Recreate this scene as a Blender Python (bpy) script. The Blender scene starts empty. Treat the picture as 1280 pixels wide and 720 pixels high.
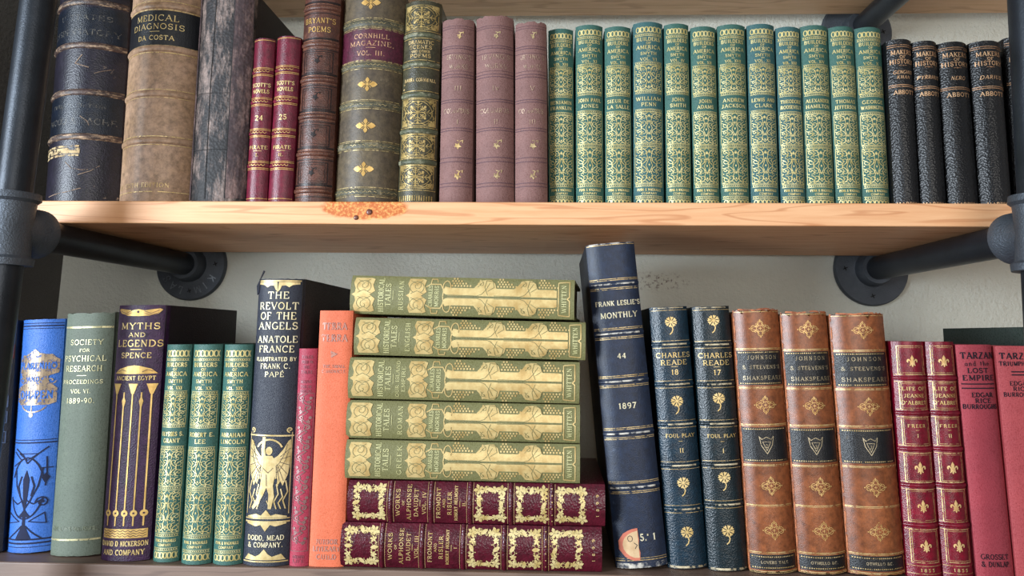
import bpy, math, random
from mathutils import Vector, Matrix
from mathutils.geometry import tessellate_polygon
PI = math.pi
random.seed(7)
sc = bpy.context.scene
C = sc.collection
# ------------------------------------------------------------------ camera
F, PX, PY = 924.0, 660.0, 277.0
VX, VY = 694.0, 420.0
CAM = Vector((0, -0.88, 0))
Yc = Vector((VX-PX, -(VY-PY), -F)).normalized()
rho = .004
Xc = Vector((1, -rho, 0)); Xc.z = -(Xc.x*Yc.x + Xc.y*Yc.y)/Yc.z
Xc.normalize()
Zc = Xc.cross(Yc)
ROT = Matrix((Xc, Yc, Zc))
cam = bpy.data.cameras.new('camera'); co = bpy.data.objects.new('camera', cam); C.objects.link(co)
co.matrix_world = Matrix.Translation(CAM) @ ROT.to_4x4()
cam.sensor_width = 36; cam.lens = F/1280*36; cam.clip_start = .02
cam.shift_x = (640-PX)/1280; cam.shift_y = (PY-360)/1280
sc.camera = co
def ray(u, v): return ROT @ Vector((u-PX, -(v-PY), -F))
def onY(u, v, Y):
    d = ray(u, v); return CAM + d*((Y-CAM.y)/d.y)
def onZ(u, v, Z):
    d = ray(u, v); return CAM + d*((Z-CAM.z)/d.z)
# ------------------------------------------------------------------ materials
def lin(c):
    return tuple((x/12.92 if x <= .04045 else ((x+.055)/1.055)**2.4) for x in c)
def hexc(h):
    return lin(tuple(int(h[i:i+2], 16)/255 for i in (0, 2, 4)))
def newmat(name):
    m = bpy.data.materials.new(name); m.use_nodes = True
    nt = m.node_tree; b = nt.nodes['Principled BSDF']
    return m, nt, b
def nd(nt, t, **k):
    n = nt.nodes.new(t)
    for a, v in k.items():
        if a in n.inputs: n.inputs[a].default_value = v
        else: setattr(n, a, v)
    return n
def noise(nt, scale, detail=4, rough=.6, stretch=None, coord='Object'):
    tc = nd(nt, 'ShaderNodeTexCoord'); mp = nd(nt, 'ShaderNodeMapping')
    if stretch: mp.inputs['Scale'].default_value = stretch
    nt.links.new(tc.outputs[coord], mp.inputs[0])
    n = nd(nt, 'ShaderNodeTexNoise'); n.inputs['Scale'].default_value = scale
    n.inputs['Detail'].default_value = detail; n.inputs['Roughness'].default_value = rough
    nt.links.new(mp.outputs[0], n.inputs['Vector'])
    return n
def ramp(nt, src, p0, p1, c0=(0, 0, 0), c1=(1, 1, 1)):
    r = nd(nt, 'ShaderNodeValToRGB')
    r.color_ramp.elements[0].position = p0; r.color_ramp.elements[1].position = p1
    r.color_ramp.elements[0].color = (*c0, 1); r.color_ramp.elements[1].color = (*c1, 1)
    nt.links.new(src, r.inputs[0]); return r.outputs[0]
def mix(nt, fac, a, b, mode='MIX'):
    m = nd(nt, 'ShaderNodeMix'); m.data_type = 'RGBA'; m.blend_type = mode
    if isinstance(fac, float): m.inputs[0].default_value = fac
    else: nt.links.new(fac, m.inputs[0])
    for i, x in ((6, a), (7, b)):
        if isinstance(x, tuple): m.inputs[i].default_value = (*x, 1)
        else: nt.links.new(x, m.inputs[i])
    return m.outputs[2]
def bump(nt, b, h, strength, dist=.001):
    bp = nd(nt, 'ShaderNodeBump'); bp.inputs['Strength'].default_value = strength
    bp.inputs['Distance'].default_value = dist
    nt.links.new(h, bp.inputs['Height']); nt.links.new(bp.outputs[0], b.inputs['Normal'])
MC = {}
def leather(name, c, c2=None, rough=.42, grain=900, gs=.5, wear=None, wp=(.62, .75), ws=60, spec=.5, wstretch=None):
    if name in MC: return MC[name]
    m, nt, b = newmat(name); c = hexc(c); c2 = hexc(c2) if c2 else tuple(x*.6 for x in c)
    n = noise(nt, 28, 5, .65)
    col = mix(nt, ramp(nt, n.outputs[0], .35, .68), c, c2)
    if wear:
        w = noise(nt, ws, 8, .75, wstretch)
        col = mix(nt, ramp(nt, w.outputs[0], *wp), col, hexc(wear))
    gr = noise(nt, 190, 6, .75); gr2 = noise(nt, 40, 6, .8, (1, 1, .35))
    col = mix(nt, ramp(nt, gr.outputs[0], .3, .62, (.62, .62, .62), (0, 0, 0)), col, (.0, .0, .0))
    col = mix(nt, ramp(nt, gr2.outputs[0], .56, .8, (0, 0, 0), (.30, .30, .30)), col, tuple(min(1, x*1.6+.05) for x in c))
    nt.links.new(col, b.inputs['Base Color'])
    b.inputs['Roughness'].default_value = rough
    b.inputs['Specular IOR Level'].default_value = min(spec, .5)
    tc = nd(nt, 'ShaderNodeTexCoord')
    v = nd(nt, 'ShaderNodeTexVoronoi'); v.inputs['Scale'].default_value = grain; v.feature = 'F1'
    nt.links.new(tc.outputs['Object'], v.inputs['Vector'])
    bump(nt, b, v.outputs['Distance'], gs*.55, .0006)
    MC[name] = m; return m
def cloth(name, c, c2=None, rough=.62, sc_=1.0, gs=.35, wear=None, wp=(.6, .8)):
    if name in MC: return MC[name]
    m, nt, b = newmat(name); c = hexc(c); c2 = hexc(c2) if c2 else tuple(x*.75 for x in c)
    n = noise(nt, 22, 5, .65)
    col = mix(nt, ramp(nt, n.outputs[0], .35, .7), c, c2)
    w1 = noise(nt, 500*sc_, 2, .5, (1, 1, 4)); w2 = noise(nt, 500*sc_, 2, .5, (4, 1, 1))
    s = nd(nt, 'ShaderNodeMath', operation='ADD')
    nt.links.new(w1.outputs[0], s.inputs[0]); nt.links.new(w2.outputs[0], s.inputs[1])
    col = mix(nt, ramp(nt, s.outputs[0], .75, 1.3), mix(nt, .22, col, (0, 0, 0)), mix(nt, .02, col, (1, 1, 1)))
    if wear:
        w = noise(nt, 70, 8, .7)
        col = mix(nt, ramp(nt, w.outputs[0], *wp), col, hexc(wear))
    nt.links.new(col, b.inputs['Base Color']); b.inputs['Roughness'].default_value = rough
    b.inputs['Specular IOR Level'].default_value = .35
    bump(nt, b, s.outputs[0], gs, .0005)
    MC[name] = m; return m
def foil(name, c, c2=None, metal=.35, rough=.38, worn=0.0, ws=350):
    if name in MC: return MC[name]
    m, nt, b = newmat(name); c = hexc(c); c2 = hexc(c2) if c2 else tuple(x*.65 for x in c)
    n = noise(nt, 120, 4, .6)
    nt.links.new(mix(nt, ramp(nt, n.outputs[0], .38, .65), c, c2), b.inputs['Base Color'])
    b.inputs['Metallic'].default_value = metal; b.inputs['Roughness'].default_value = rough
    if worn > 0:
        w = noise(nt, ws, 4, .6)
        t = .5+.28*(.5-worn)
        a = ramp(nt, w.outputs[0], t-.07, t+.07, (1, 1, 1), (0, 0, 0))
        tr = nd(nt, 'ShaderNodeBsdfTransparent'); mx = nd(nt, 'ShaderNodeMixShader')
        out = nt.nodes['Material Output']
        nt.links.new(a, mx.inputs[0]); nt.links.new(tr.outputs[0], mx.inputs[1]); nt.links.new(b.outputs[0], mx.inputs[2])
        nt.links.new(mx.outputs[0], out.inputs[0])
    MC[name] = m; return m
GOLD = foil('gilt_pale', 'E9CF92', 'C9A963')
GOLDR = foil('gilt_rich', 'D9B169', 'B98F4C', metal=.45)
GOLDW = foil('gilt_worn', 'E2C690', 'B99A5C', worn=.2)
GOLDF = foil('gilt_faded', 'B8A184', '907A60', worn=.5)
GOLDG = foil('gilt_on_green', 'DCD096', 'BDAC68', metal=.25)
GOLDY = foil('gilt_bright', 'DDBE6C', 'B8935A', metal=.5, rough=.3)
INK = foil('black_ink', '10131C', '1A1E2A', metal=0, rough=.6)
def pages_mat():
    m, nt, b = newmat('page_edges')
    n = noise(nt, 60, 3, .6, (30, .3, .3))
    nt.links.new(mix(nt, ramp(nt, n.outputs[0], .4, .65), hexc('B9A07C'), hexc('7E6748')), b.inputs['Base Color'])
    b.inputs['Roughness'].default_value = .9
    return m
PAGES = pages_mat()
# ------------------------------------------------------------------ mesh helpers
def mesh_obj(name, verts, faces, mat, parent=None, smooth=False):
    me = bpy.data.meshes.new(name); me.from_pydata(verts, [], faces); me.update()
    if smooth:
        for p in me.polygons: p.use_smooth = True
    me.materials.append(mat)
    o = bpy.data.objects.new(name, me); C.objects.link(o)
    if parent: o.parent = parent
    return o
def autosmooth(o, ang=35):
    import bmesh
    bm = bmesh.new(); bm.from_mesh(o.data)
    bmesh.ops.recalc_face_normals(bm, faces=bm.faces)
    for f in bm.faces: f.smooth = True
    for e in bm.edges:
        if len(e.link_faces) != 2 or e.calc_face_angle(0) > math.radians(ang): e.smooth = False
    bm.to_mesh(o.data); bm.free()
def tag(o, label, cat, group=None, kind=None):
    o['label'] = label
    if cat: o['category'] = cat
    if group: o['group'] = group
    if kind: o['kind'] = kind
def empty(name, loc=(0, 0, 0)):
    o = bpy.data.objects.new(name, None); C.objects.link(o); o.location = loc; o.empty_display_size = .02
    return o
def lathe(axis0, axis1, prof, n=32):
    """prof: list of (t along, radius); returns verts, faces"""
    a0 = Vector(axis0); d = (Vector(axis1)-a0); L = d.length; d.normalize()
    e1 = d.orthogonal().normalized(); e2 = d.cross(e1)
    vs, fs = [], []
    for t, r in prof:
        for i in range(n):
            a = 2*PI*i/n
            vs.append(a0 + d*(t*L) + e1*(r*math.cos(a)) + e2*(r*math.sin(a)))
    for k in range(len(prof)-1):
        for i in range(n):
            j = (i+1) % n
            fs.append((k*n+i, k*n+j, (k+1)*n+j, (k+1)*n+i))
    fs.append(tuple(range(n-1, -1, -1))); fs.append(tuple((len(prof)-1)*n+i for i in range(n)))
    return vs, fs
def addmesh(vs, fs, v2, f2):
    o = len(vs); vs += v2; fs += [tuple(o+i for i in f) for f in f2]
# ------------------------------------------------------------------ stroke font
T = .5   # thin factor
def Ln(a, b, c, d, t=1): return ('L', a, b, c, d, t)
def Ar(cx, cy, rx, ry, a0, a1, t=1): return ('A', cx, cy, rx, ry, a0, a1, t)
G = {
'A': (.8, [Ln(.05, 0, .4, 1, T), Ln(.4, 1, .76, 0), Ln(.17, .34, .64, .34, T)]),
'B': (.66, [Ln(.12, 0, .12, 1), Ln(.02, 1, .34, 1, T), Ar(.33, .75, .22, .25, 90, -90), Ln(.12, .5, .36, .5, T), Ar(.36, .25, .25, .25, 90, -90), Ln(.02, 0, .36, 0, T)]),
'C': (.76, [Ar(.42, .5, .38, .5, 48, 312), Ln(.67, .72, .69, 1, T)]),
'D': (.78, [Ln(.12, 0, .12, 1), Ln(.02, 1, .34, 1, T), Ar(.34, .5, .4, .5, 90, -90), Ln(.02, 0, .34, 0, T)]),
'E': (.64, [Ln(.12, 0, .12, 1), Ln(.02, 1, .56, 1, T), Ln(.12, .52, .44, .52, T), Ln(.02, 0, .6, 0, T), Ln(.56, 1, .56, .8, T), Ln(.6, 0, .6, .22, T)]),
'F': (.6, [Ln(.12, 0, .12, 1), Ln(.02, 1, .56, 1, T), Ln(.12, .52, .42, .52, T), Ln(.56, 1, .56, .8, T)]),
'G': (.8, [Ar(.42, .5, .38, .5, 48, 325), Ln(.72, .05, .72, .42), Ln(.55, .42, .8, .42, T)]),
'H': (.82, [Ln(.14, 0, .14, 1), Ln(.68, 0, .68, 1), Ln(.14, .5, .68, .5, T)]),
'I': (.34, [Ln(.17, 0, .17, 1)]),
'J': (.46, [Ln(.3, 1, .3, .18), Ar(.12, .18, .18, .2, 0, -120)]),
'K': (.76, [Ln(.13, 0, .13, 1), Ln(.66, 1, .15, .42, T), Ln(.3, .58, .68, 0)]),
'L': (.62, [Ln(.13, 0, .13, 1), Ln(.02, 0, .58, 0, T), Ln(.58, 0, .58, .24, T)]),
'M': (.94, [Ln(.12, 0, .12, 1, T), Ln(.12, 1, .47, .1), Ln(.47, .1, .82, 1, T), Ln(.82, 0, .82, 1)]),
'N': (.82, [Ln(.13, 0, .13, 1, T), Ln(.13, 1, .69, .02), Ln(.69, .02, .69, 1, T)]),
'O': (.82, [Ar(.41, .5, .37, .5, 0, 360)]),
'P': (.64, [Ln(.12, 0, .12, 1), Ln(.02, 1, .34, 1, T), Ar(.34, .73, .24, .27, 90, -90), Ln(.12, .46, .34, .46, T)]),
'Q': (.84, [Ar(.41, .5, .37, .5, 0, 360), Ln(.45, .25, .8, -.15)]),
'R': (.74, [Ln(.12, 0, .12, 1), Ln(.02, 1, .34, 1, T), Ar(.34, .74, .23, .26, 90, -90), Ln(.12, .48, .34, .48, T), Ln(.36, .48, .66, 0)]),
'S': (.6, [Ar(.31, .75, .23, .25, 35, 265), Ar(.3, .26, .25, .26, 88, -145), Ln(.51, .76, .52, .98, T), Ln(.07, .02, .07, .26, T)]),
'T': (.72, [Ln(.36, 0, .36, 1), Ln(.04, 1, .68, 1, T), Ln(.04, 1, .04, .78, T), Ln(.68, 1, .68, .78, T)]),
'U': (.8, [Ln(.14, 1, .14, .32), Ar(.4, .32, .26, .32, 180, 360, .8), Ln(.66, .32, .66, 1, T)]),
'V': (.78, [Ln(.05, 1, .4, 0), Ln(.4, 0, .73, 1, T)]),
'W': (1.08, [Ln(.05, 1, .32, 0), Ln(.32, 0, .55, .95, T), Ln(.55, .95, .78, 0), Ln(.78, 0, 1.03, 1, T)]),
'X': (.76, [Ln(.07, 1, .69, 0), Ln(.69, 1, .07, 0, T)]),
'Y': (.76, [Ln(.05, 1, .38, .48), Ln(.71, 1, .38, .48, T), Ln(.38, 0, .38, .48)]),
'Z': (.66, [Ln(.07, 1, .6, 1, T), Ln(.6, 1, .06, 0), Ln(.06, 0, .61, 0, T)]),
'0': (.64, [Ar(.32, .5, .26, .5, 0, 360)]),
'1': (.42, [Ln(.22, 0, .22, 1), Ln(.22, 1, .08, .82, T)]),
'2': (.6, [Ar(.29, .72, .22, .28, 170, -40), Ln(.46, .56, .06, 0, T), Ln(.06, 0, .55, 0)]),
'3': (.6, [Ar(.28, .76, .21, .24, 150, -90), Ar(.28, .27, .24, .27, 90, -150)]),
'4': (.64, [Ln(.44, 0, .44, 1), Ln(.44, 1, .05, .3, T), Ln(.05, .3, .6, .3, T)]),
'5': (.6, [Ln(.14, 1, .5, 1), Ln(.14, 1, .12, .58, T), Ar(.28, .3, .25, .3, 120, -150)]),
'6': (.62, [Ar(.31, .3, .24, .3, 0, 360), Ar(.42, .4, .36, .6, 85, 180)]),
'7': (.58, [Ln(.06, 1, .54, 1), Ln(.54, 1, .2, 0)]),
'8': (.6, [Ar(.3, .75, .2, .25, 0, 360), Ar(.3, .26, .24, .27, 0, 360)]),
'9': (.62, [Ar(.31, .7, .24, .3, 0, 360), Ar(.2, .6, .36, .6, -85, 0)]),
'&': (.86, [Ar(.36, .77, .18, .22, -40, 220), Ln(.24, .64, .76, 0), Ar(.34, .26, .28, .27, 140, 350), Ln(.6, .2, .78, .5, T)]),
'.': (.26, [Ln(.1, .05, .18, .05, 1.3)]),
',': (.26, [Ln(.15, .08, .1, -.14)]),
"'": (.22, [Ln(.12, 1, .1, .75)]),
'-': (.4, [Ln(.05, .45, .35, .45, .8)]),
' ': (.42, []),
'a': (.5, [Ar(.22, .22, .18, .22, 0, 360, .8), Ln(.4, 0, .4, .42)]),
'n': (.54, [Ln(.1, 0, .1, .46), Ar(.26, .3, .16, .17, 180, 0, .8), Ln(.42, 0, .42, .3)]),
'd': (.54, [Ar(.24, .23, .18, .23, 0, 360, .8), Ln(.42, 0, .42, .8)]),
't': (.38, [Ln(.18, .04, .18, .66), Ln(.03, .46, .34, .46, T)]),
'h': (.54, [Ln(.1, 0, .1, .8), Ar(.26, .3, .16, .17, 180, 0, .8), Ln(.42, 0, .42, .3)]),
'e': (.5, [Ar(.25, .23, .19, .23, 0, 310, .8), Ln(.06, .24, .44, .24, T)]),
}
G['É'] = (.64, G['E'][1]+[Ln(.26, 1.12, .44, 1.3)])
# ------------------------------------------------------------------ decorations drawn on a spine, in local (a, v) units
class Dec:
    def __init__(s, bk): s.bk = bk; s.v = []; s.f = []
    def tri(s, pts, off):
        # clip into vertical strips so that the shape follows the rounded spine
        bk = s.bk; st = bk.strip
        xs = [p[0] for p in pts]; k0 = math.floor(min(xs)/st); k1 = math.floor((max(xs)-1e-9)/st)
        for k in range(k0, k1+1):
            poly = pts
            for side, lim in ((1, k*st), (-1, (k+1)*st)):
                out = []
                for i in range(len(poly)):
                    p, q = poly[i], poly[(i+1) % len(poly)]
                    dp, dq = side*(p[0]-lim), side*(q[0]-lim)
                    if dp >= 0: out.append(p)
                    if dp*dq < 0:
                        t = dp/(dp-dq); out.append((lim, p[1]+(q[1]-p[1])*t))
                poly = out
                if len(poly) < 3: break
            if len(poly) >= 3:
                n = len(s.v); s.v += [bk.map(x, z, off) for x, z in poly]; s.f.append(tuple(range(n, n+len(poly))))
    def poly(s, pts, off=None):
        off = s.bk.goff if off is None else off
        P = [s.bk.loc(a, v) for a, v in pts]
        for t in tessellate_polygon([[Vector((x, z, 0)) for x, z in P]]):
            s.tri([P[i] for i in t], off)
        return s
    def rect(s, a0, a1, v0, v1, off=None): return s.poly([(a0, v0), (a1, v0), (a1, v1), (a0, v1)], off)
    def disc(s, a, v, r, r2=None, n=10): 
        r2 = r2 or r
        return s.poly([(a+r*math.cos(2*PI*i/n), v+r2*math.sin(2*PI*i/n)) for i in range(n)])
    def stroke(s, pts, w, closed=False, off=None):
        off = s.bk.goff if off is None else off
        pts = list(pts)
        if closed: pts.append(pts[0])
        for i in range(len(pts)-1):
            (a, b), (c, d) = pts[i], pts[i+1]
            L = math.hypot(c-a, d-b)
            if L < 1e-6: continue
            e = w*.22 if 0 < i else 0
            tx, ty = (c-a)/L, (d-b)/L; nx, ny = -ty*w/2, tx*w/2
            a -= tx*e; b -= ty*e; c += tx*w*.22; d += ty*w*.22
            P = [s.bk.loc(*q) for q in ((a+nx, b+ny), (c+nx, d+ny), (c-nx, d-ny), (a-nx, b-ny))]
            s.tri(P, off)
        return s
    def hline(s, v, w, a0=None, a1=None):
        h = s.bk.wpx/2*.96
        return s.stroke([(-h if a0 is None else a0, v), (h if a1 is None else a1, v)], w)
    def frame(s, a0, a1, v0, v1, w): return s.stroke([(a0, v0), (a1, v0), (a1, v1), (a0, v1)], w, True)
    def text(s, txt, cx, cv, h, width=None, wt=.17, serif=True, gap=.17, slant=0):
        wt *= .98; h0 = h; h *= .86
        tot = sum(G[c][0]+gap for c in txt)-gap
        k = h0 if width is None else width/tot
        x = cx-tot*k/2
        def q(gx, gy): return (x+(gx+slant*gy)*k, cv-(gy-.5)*h)
        W = wt*h
        for c in txt:
            gw, st = G[c]
            for t in st:
                if t[0] == 'L':
                    _, a, b, c2, d, tk = t
                    ww = W*tk if abs(tk-T) > .01 else W*.55
                    if b == d and tk == T: pass
                    s.stroke([q(a, b), q(c2, d)], max(ww, .35))
                    if serif and tk <= 1 and abs(b-d) > .3:
                        for (ex, ey) in ((a, b), (c2, d)):
                            if ey in (0, 1): s.stroke([q(ex-.11, ey), q(ex+.11, ey)], W*.45)
                else:
                    _, ax, ay, rx, ry, a0, a1, tk = t
                    n = 10 if abs(a1-a0) > 200 else 6
                    pp = [q(ax+rx*math.cos(math.radians(a0+(a1-a0)*i/n)), ay+ry*math.sin(math.radians(a0+(a1-a0)*i/n))) for i in range(n+1)]
                    s.stroke(pp, W*.85*tk)
            x += (gw+gap)*k
        return s
    def build(s, name, mat, parent=None):
        if not s.f: return None
        if not hasattr(s.bk, 'w'): return mesh_obj(name, s.v, s.f, mat, parent or s.bk.root)
        # blocks that stand far apart on the spine are parts of their own
        fz = sorted(((min(s.v[i][2] for i in f), max(s.v[i][2] for i in f), f) for f in s.f), key=lambda t: t[0])
        groups, top = [], None
        for z0, z1, f in fz:
            if top is None or z0-top > .0197: groups.append([]); top = z1
            groups[-1].append(f); top = max(top, z1)
        first = None
        for g in groups:
            mp, vs, fs = {}, [], []
            for f in g:
                ff = []
                for i in f:
                    if i not in mp: mp[i] = len(vs); vs.append(s.v[i])
                    ff.append(mp[i])
                fs.append(tuple(ff))
            o = mesh_obj(name, vs, fs, mat, parent or s.bk.root)
            first = first or o
        return first
def stamps(bk, name, mat, calls):
    for fn in calls:
        D = Dec(bk); fn(D); D.build(name, mat)
def spiral(cx, cy, r, turns, a0, d=1, n=None, rr=.12):
    n = n or int(8*turns)+2
    return [(cx+r*(1-(1-rr)*i/n)*math.cos(a0+d*2*PI*turns*i/n), cy+r*(1-(1-rr)*i/n)*math.sin(a0+d*2*PI*turns*i/n)) for i in range(n+1)]
def arc(cx, cy, rx, ry, a0, a1, n=8):
    return [(cx+rx*math.cos(math.radians(a0+(a1-a0)*i/n)), cy+ry*math.sin(math.radians(a0+(a1-a0)*i/n))) for i in range(n+1)]
# ------------------------------------------------------------------ book
ZL = onY(330, 708, -.25).z        # top of the lower shelf
YF = -.253
ZU = onY(650, 252.5, YF).z        # top of the upper shelf
BOOKS = []
class Book:
    def __init__(s, name, label, group, bl, br, tl, tr, vt, vb, mat, shelf='L', Y=None, setback=None,
                 depth=.135, sag=.18, p=2.2, groove=0.0, th=.0025, ragged=0.0, lie=None, inset=.003,
                 shrink=.0005, side=None, goff=.00035, yaw=0, tilt=0, z0=None, square=.003):
        s.goff = goff; s.mat = mat
        s.root = empty(name); tag(s.root, label, 'book', group)
        s.lie = lie
        if lie is None:
            z = ZL if shelf == 'L' else ZU
            um = (bl+br)/2
            if Y is None: Y = onZ(um, vb, z).y
            if shelf == 'U': Y = YF + setback
            Bl, Br = onY(bl, vb, Y), onY(br, vb, Y)
            Tl, Tr = onY(tl, vt, Y), onY(tr, vt, Y)
            s.w = ((Br-Bl).length+(Tr-Tl).length)/2 - shrink
            Bm = (Bl+Br)/2; Tm = (Tl+Tr)/2
            dx, dz = Tm.x-Bm.x, Tm.z-z
            s.H = math.hypot(dx, dz); s.lean = math.atan2(dx, dz)
            if shelf == 'U':   # bottom edge is hidden behind the shelf edge
                vb = vb + (vb-420)*0  # kept
            s.sag = sag*1.2*s.w
            lift = s.w/2*abs(math.sin(s.lean))
            s.root.location = (Bm.x, Y+s.sag, z+lift+.0001)
            s.root.rotation_euler = (0, s.lean, 0)
            s.vt, s.vb = vt, vb
            # for upper books recompute where the true bottom is
            s.wpx = ((br-bl)+(tr-tl))/2
            s.upx = um
            if shelf == 'U':
                # find v of the true bottom
                lo, hi = 240., 300.
                for _ in range(40):
                    mid = (lo+hi)/2
                    if onY(um, mid, Y).z > z: lo = mid
                    else: hi = mid
                s.vb = lo
                Bl, Br = onY(bl, s.vb, Y), onY(br, s.vb, Y); Bm = (onY(bl, vb, Y)+onY(br, vb, Y))/2
                sl = (Tm.x-Bm.x)/(Tm.z-Bm.z); bx = Bm.x-sl*(Bm.z-z)
                dx, dz = Tm.x-bx, Tm.z-z
                s.H = math.hypot(dx, dz); s.lean = math.atan2(dx, dz)
                s.root.location = (bx, Y+s.sag, z+s.w/2*abs(math.sin(s.lean))+.0001)
                s.root.rotation_euler = (0, s.lean, 0)
        else:
            uL, uR, vm, thick = bl, br, tl, tr       # lying: left end, right end, mid row, thickness in px
            A, B = onY(uL, vm, Y), onY(uR, vm, Y)
            s.H = (B-A).length
            s.w = (onY((uL+uR)/2, vm-thick/2, Y)-onY((uL+uR)/2, vm+thick/2, Y)).length - shrink
            s.sag = sag*s.w
            s.vt, s.vb = uL, uR; s.wpx = thick
            zc = z0 + s.w/2 + .0002 + s.H/2*abs(math.sin(tilt))
            mid = (A+B)/2
            R = Matrix.Rotation(yaw, 4, 'Z') @ Matrix.Rotation(tilt, 4, 'Y') @ Matrix(((0, 0, -1, 0), (0, 1, 0, 0), (1, 0, 0, 0), (0, 0, 0, 1)))
            off = R @ Vector((0, -s.sag, s.H/2))
            s.root.matrix_world = Matrix.Translation(Vector((mid.x, Y, zc))-off) @ R
            s.topz = z0 + s.w + .0003 + s.H*abs(math.sin(tilt))
            s.zmid = zc
        s.Y = Y
        s.p = p; s.d = depth
        s.strip = .0022
        s.sx = s.w/s.wpx; s.sz = s.H/(s.vb-s.vt)
        s.build_cover(groove, th, ragged, inset, side, square)
        BOOKS.append(s)
    def loc(s, a, v): return (a*s.sx, (s.vb-v)*s.sz)
    def ya(s, x):
        t = min(1, abs(2*x/s.w)); return -s.sag*(1-t**s.p)
    def map(s, x, z, off):
        h = s.w*.49; x = max(-h, min(h, x))
        e = s.w*.01
        dy = (s.ya(min(x+e, h))-s.ya(max(x-e, -h)))/(min(x+e, h)-max(x-e, -h))
        n = Vector((dy, -1)).normalized()
        return (x+n.x*off, s.ya(x)+n.y*off, z)
    def build_cover(s, g, th, ragged, inset, side, sq):
        w, d, H = s.w, s.d, s.H
        j = .007 if g else .004
        n = 22
        left = [(-w/2, d), (-w/2, j)]
        if g: left += [(-w/2+g*.8, j*.75), (-w/2+g, j*.5), (-w/2+g*.6, j*.2)]
        inL = [(-w/2+th, d), (-w/2+th, j)]
        if g: inL += [(-w/2+th+g*.8, j*.75), (-w/2+th+g, j*.55), (-w/2+th+g*.6, j*.4)]
        arcp, ina = [], []
        for i in range(n+1):
            x = -math.cos(PI*i/n)*w/2 if s.p < 4 else (-1+2*i/n)*w/2
            x *= .985
            arcp.append((x, s.ya(x))); ina.append((x*(1-2*th/w), s.ya(x)*(1-2*th/w)+th*.9))
        right = [(-x, y) for x, y in reversed(left)]; inR = [(-x, y) for x, y in reversed(inL)]
        O = left+arcp+right; I = inL+ina+inR
        m = len(O); nl = len(left)
        rnd = random.Random(int(abs(s.root.location.x)*1e6) % 9999)
        zs = [0, .004*H/.2, .25*H, .5*H, .75*H, H-.006, H]
        vs, fs = [], []
        ph = rnd.random()*9
        def jag(i):
            if not ragged or i < nl-1 or i > nl+n+1: return 0
            t = i*.9+ph
            return -ragged*(.5+.5*math.sin(t*1.7)*math.cos(t*.6+1)+rnd.random()*.6)
        jt = [jag(i) for i in range(m)]; jb = [-.35*jag(i) for i in range(m)]
        for ring in (O, I):
            for k, z in enumerate(zs):
                for i, (x, y) in enumerate(ring):
                    zz = z + (jt[i] if k == len(zs)-1 else 0) + (jb[i] if k == 0 else 0)
                    q = 1.0
                    vs.append((x, y, zz))
        K = len(zs)
        for k in range(K-1):
            for i in range(m-1):
                a = k*m+i; fs.append((a, a+1, a+1+m, a+m))
                b = K*m+k*m+i; fs.append((b, b+m, b+1+m, b+1))
            for i in (0, m-1):
                a = k*m+i; b = K*m+k*m+i; fs.append((a, a+m, b+m, b))
        for k in (0, K-1):
            for i in range(m-1):
                a = k*m+i; b = K*m+k*m+i; fs.append((a, a+1, b+1, b))
        o = mesh_obj('cover', vs, fs, s.mat, s.root)
        autosmooth(o, 40)
        if side:
            o.data.materials.append(side)
            for pl in o.data.polygons:
                c = pl.center
                if abs(c.x) > w/2-th*1.2 and c.y > j*1.3: pl.material_index = 1
        s.cover = o
        # page block with a rounded back
        th2 = th+.0002
        pr = [(-w/2+th2, d-sq), (-w/2+th2, .004)]+[(x*.985, y+.0008) for x, y in ina[1:-1]]+[(w/2-th2, .004), (w/2-th2, d-sq)]
        pr = [(max(-w/2+th2, min(w/2-th2, x)), y) for x, y in pr]
        # hollow fore-edge
        pr += [(w*.25, d-sq-.002), (0, d-sq-.003), (-w*.25, d-sq-.002)]
        z0, z1 = inset, H-inset
        M = len(pr)
        vs = [(x, y, z0) for x, y in pr]+[(x, y, z1) for x, y in pr]
        fs = [(i, (i+1) % M, M+(i+1) % M, M+i) for i in range(M)]+[tuple(range(M-1, -1, -1)), tuple(range(M, 2*M))]
        mesh_obj('page_block', vs, fs, PAGES, s.root)
    def band(s, v, wpx=5, h=.0012, mat=None, name='raised_band'):
        hw = wpx*s.sz/2; zc = s.loc(0, v)[1]
        vs, fs = [], []; n = 24; q = 6
        for i in range(n+1):
            x = -s.w*.488+s.w*.976*i/n
            for k in range(q+1):
                a = PI*k/q
                vs.append(s.map(x, zc+hw*math.cos(a), h*math.sin(a)-.0001))
        for i in range(n):
            for k in range(q):
                a = i*(q+1)+k; fs.append((a, a+1, a+q+2, a+q+1))
        return mesh_obj(name, vs, fs, mat or s.mat, s.root, True)
    def label(s, v0, v1, mat, f=.97, name='spine_label', label=None, off=.0002):
        D = Dec(s); h = s.wpx/2*f; D.rect(-h, h, v0, v1, off)
        o = D.build(name, mat)
        if label: o['label'] = label
        return o
    def dec(s): return Dec(s)
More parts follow.
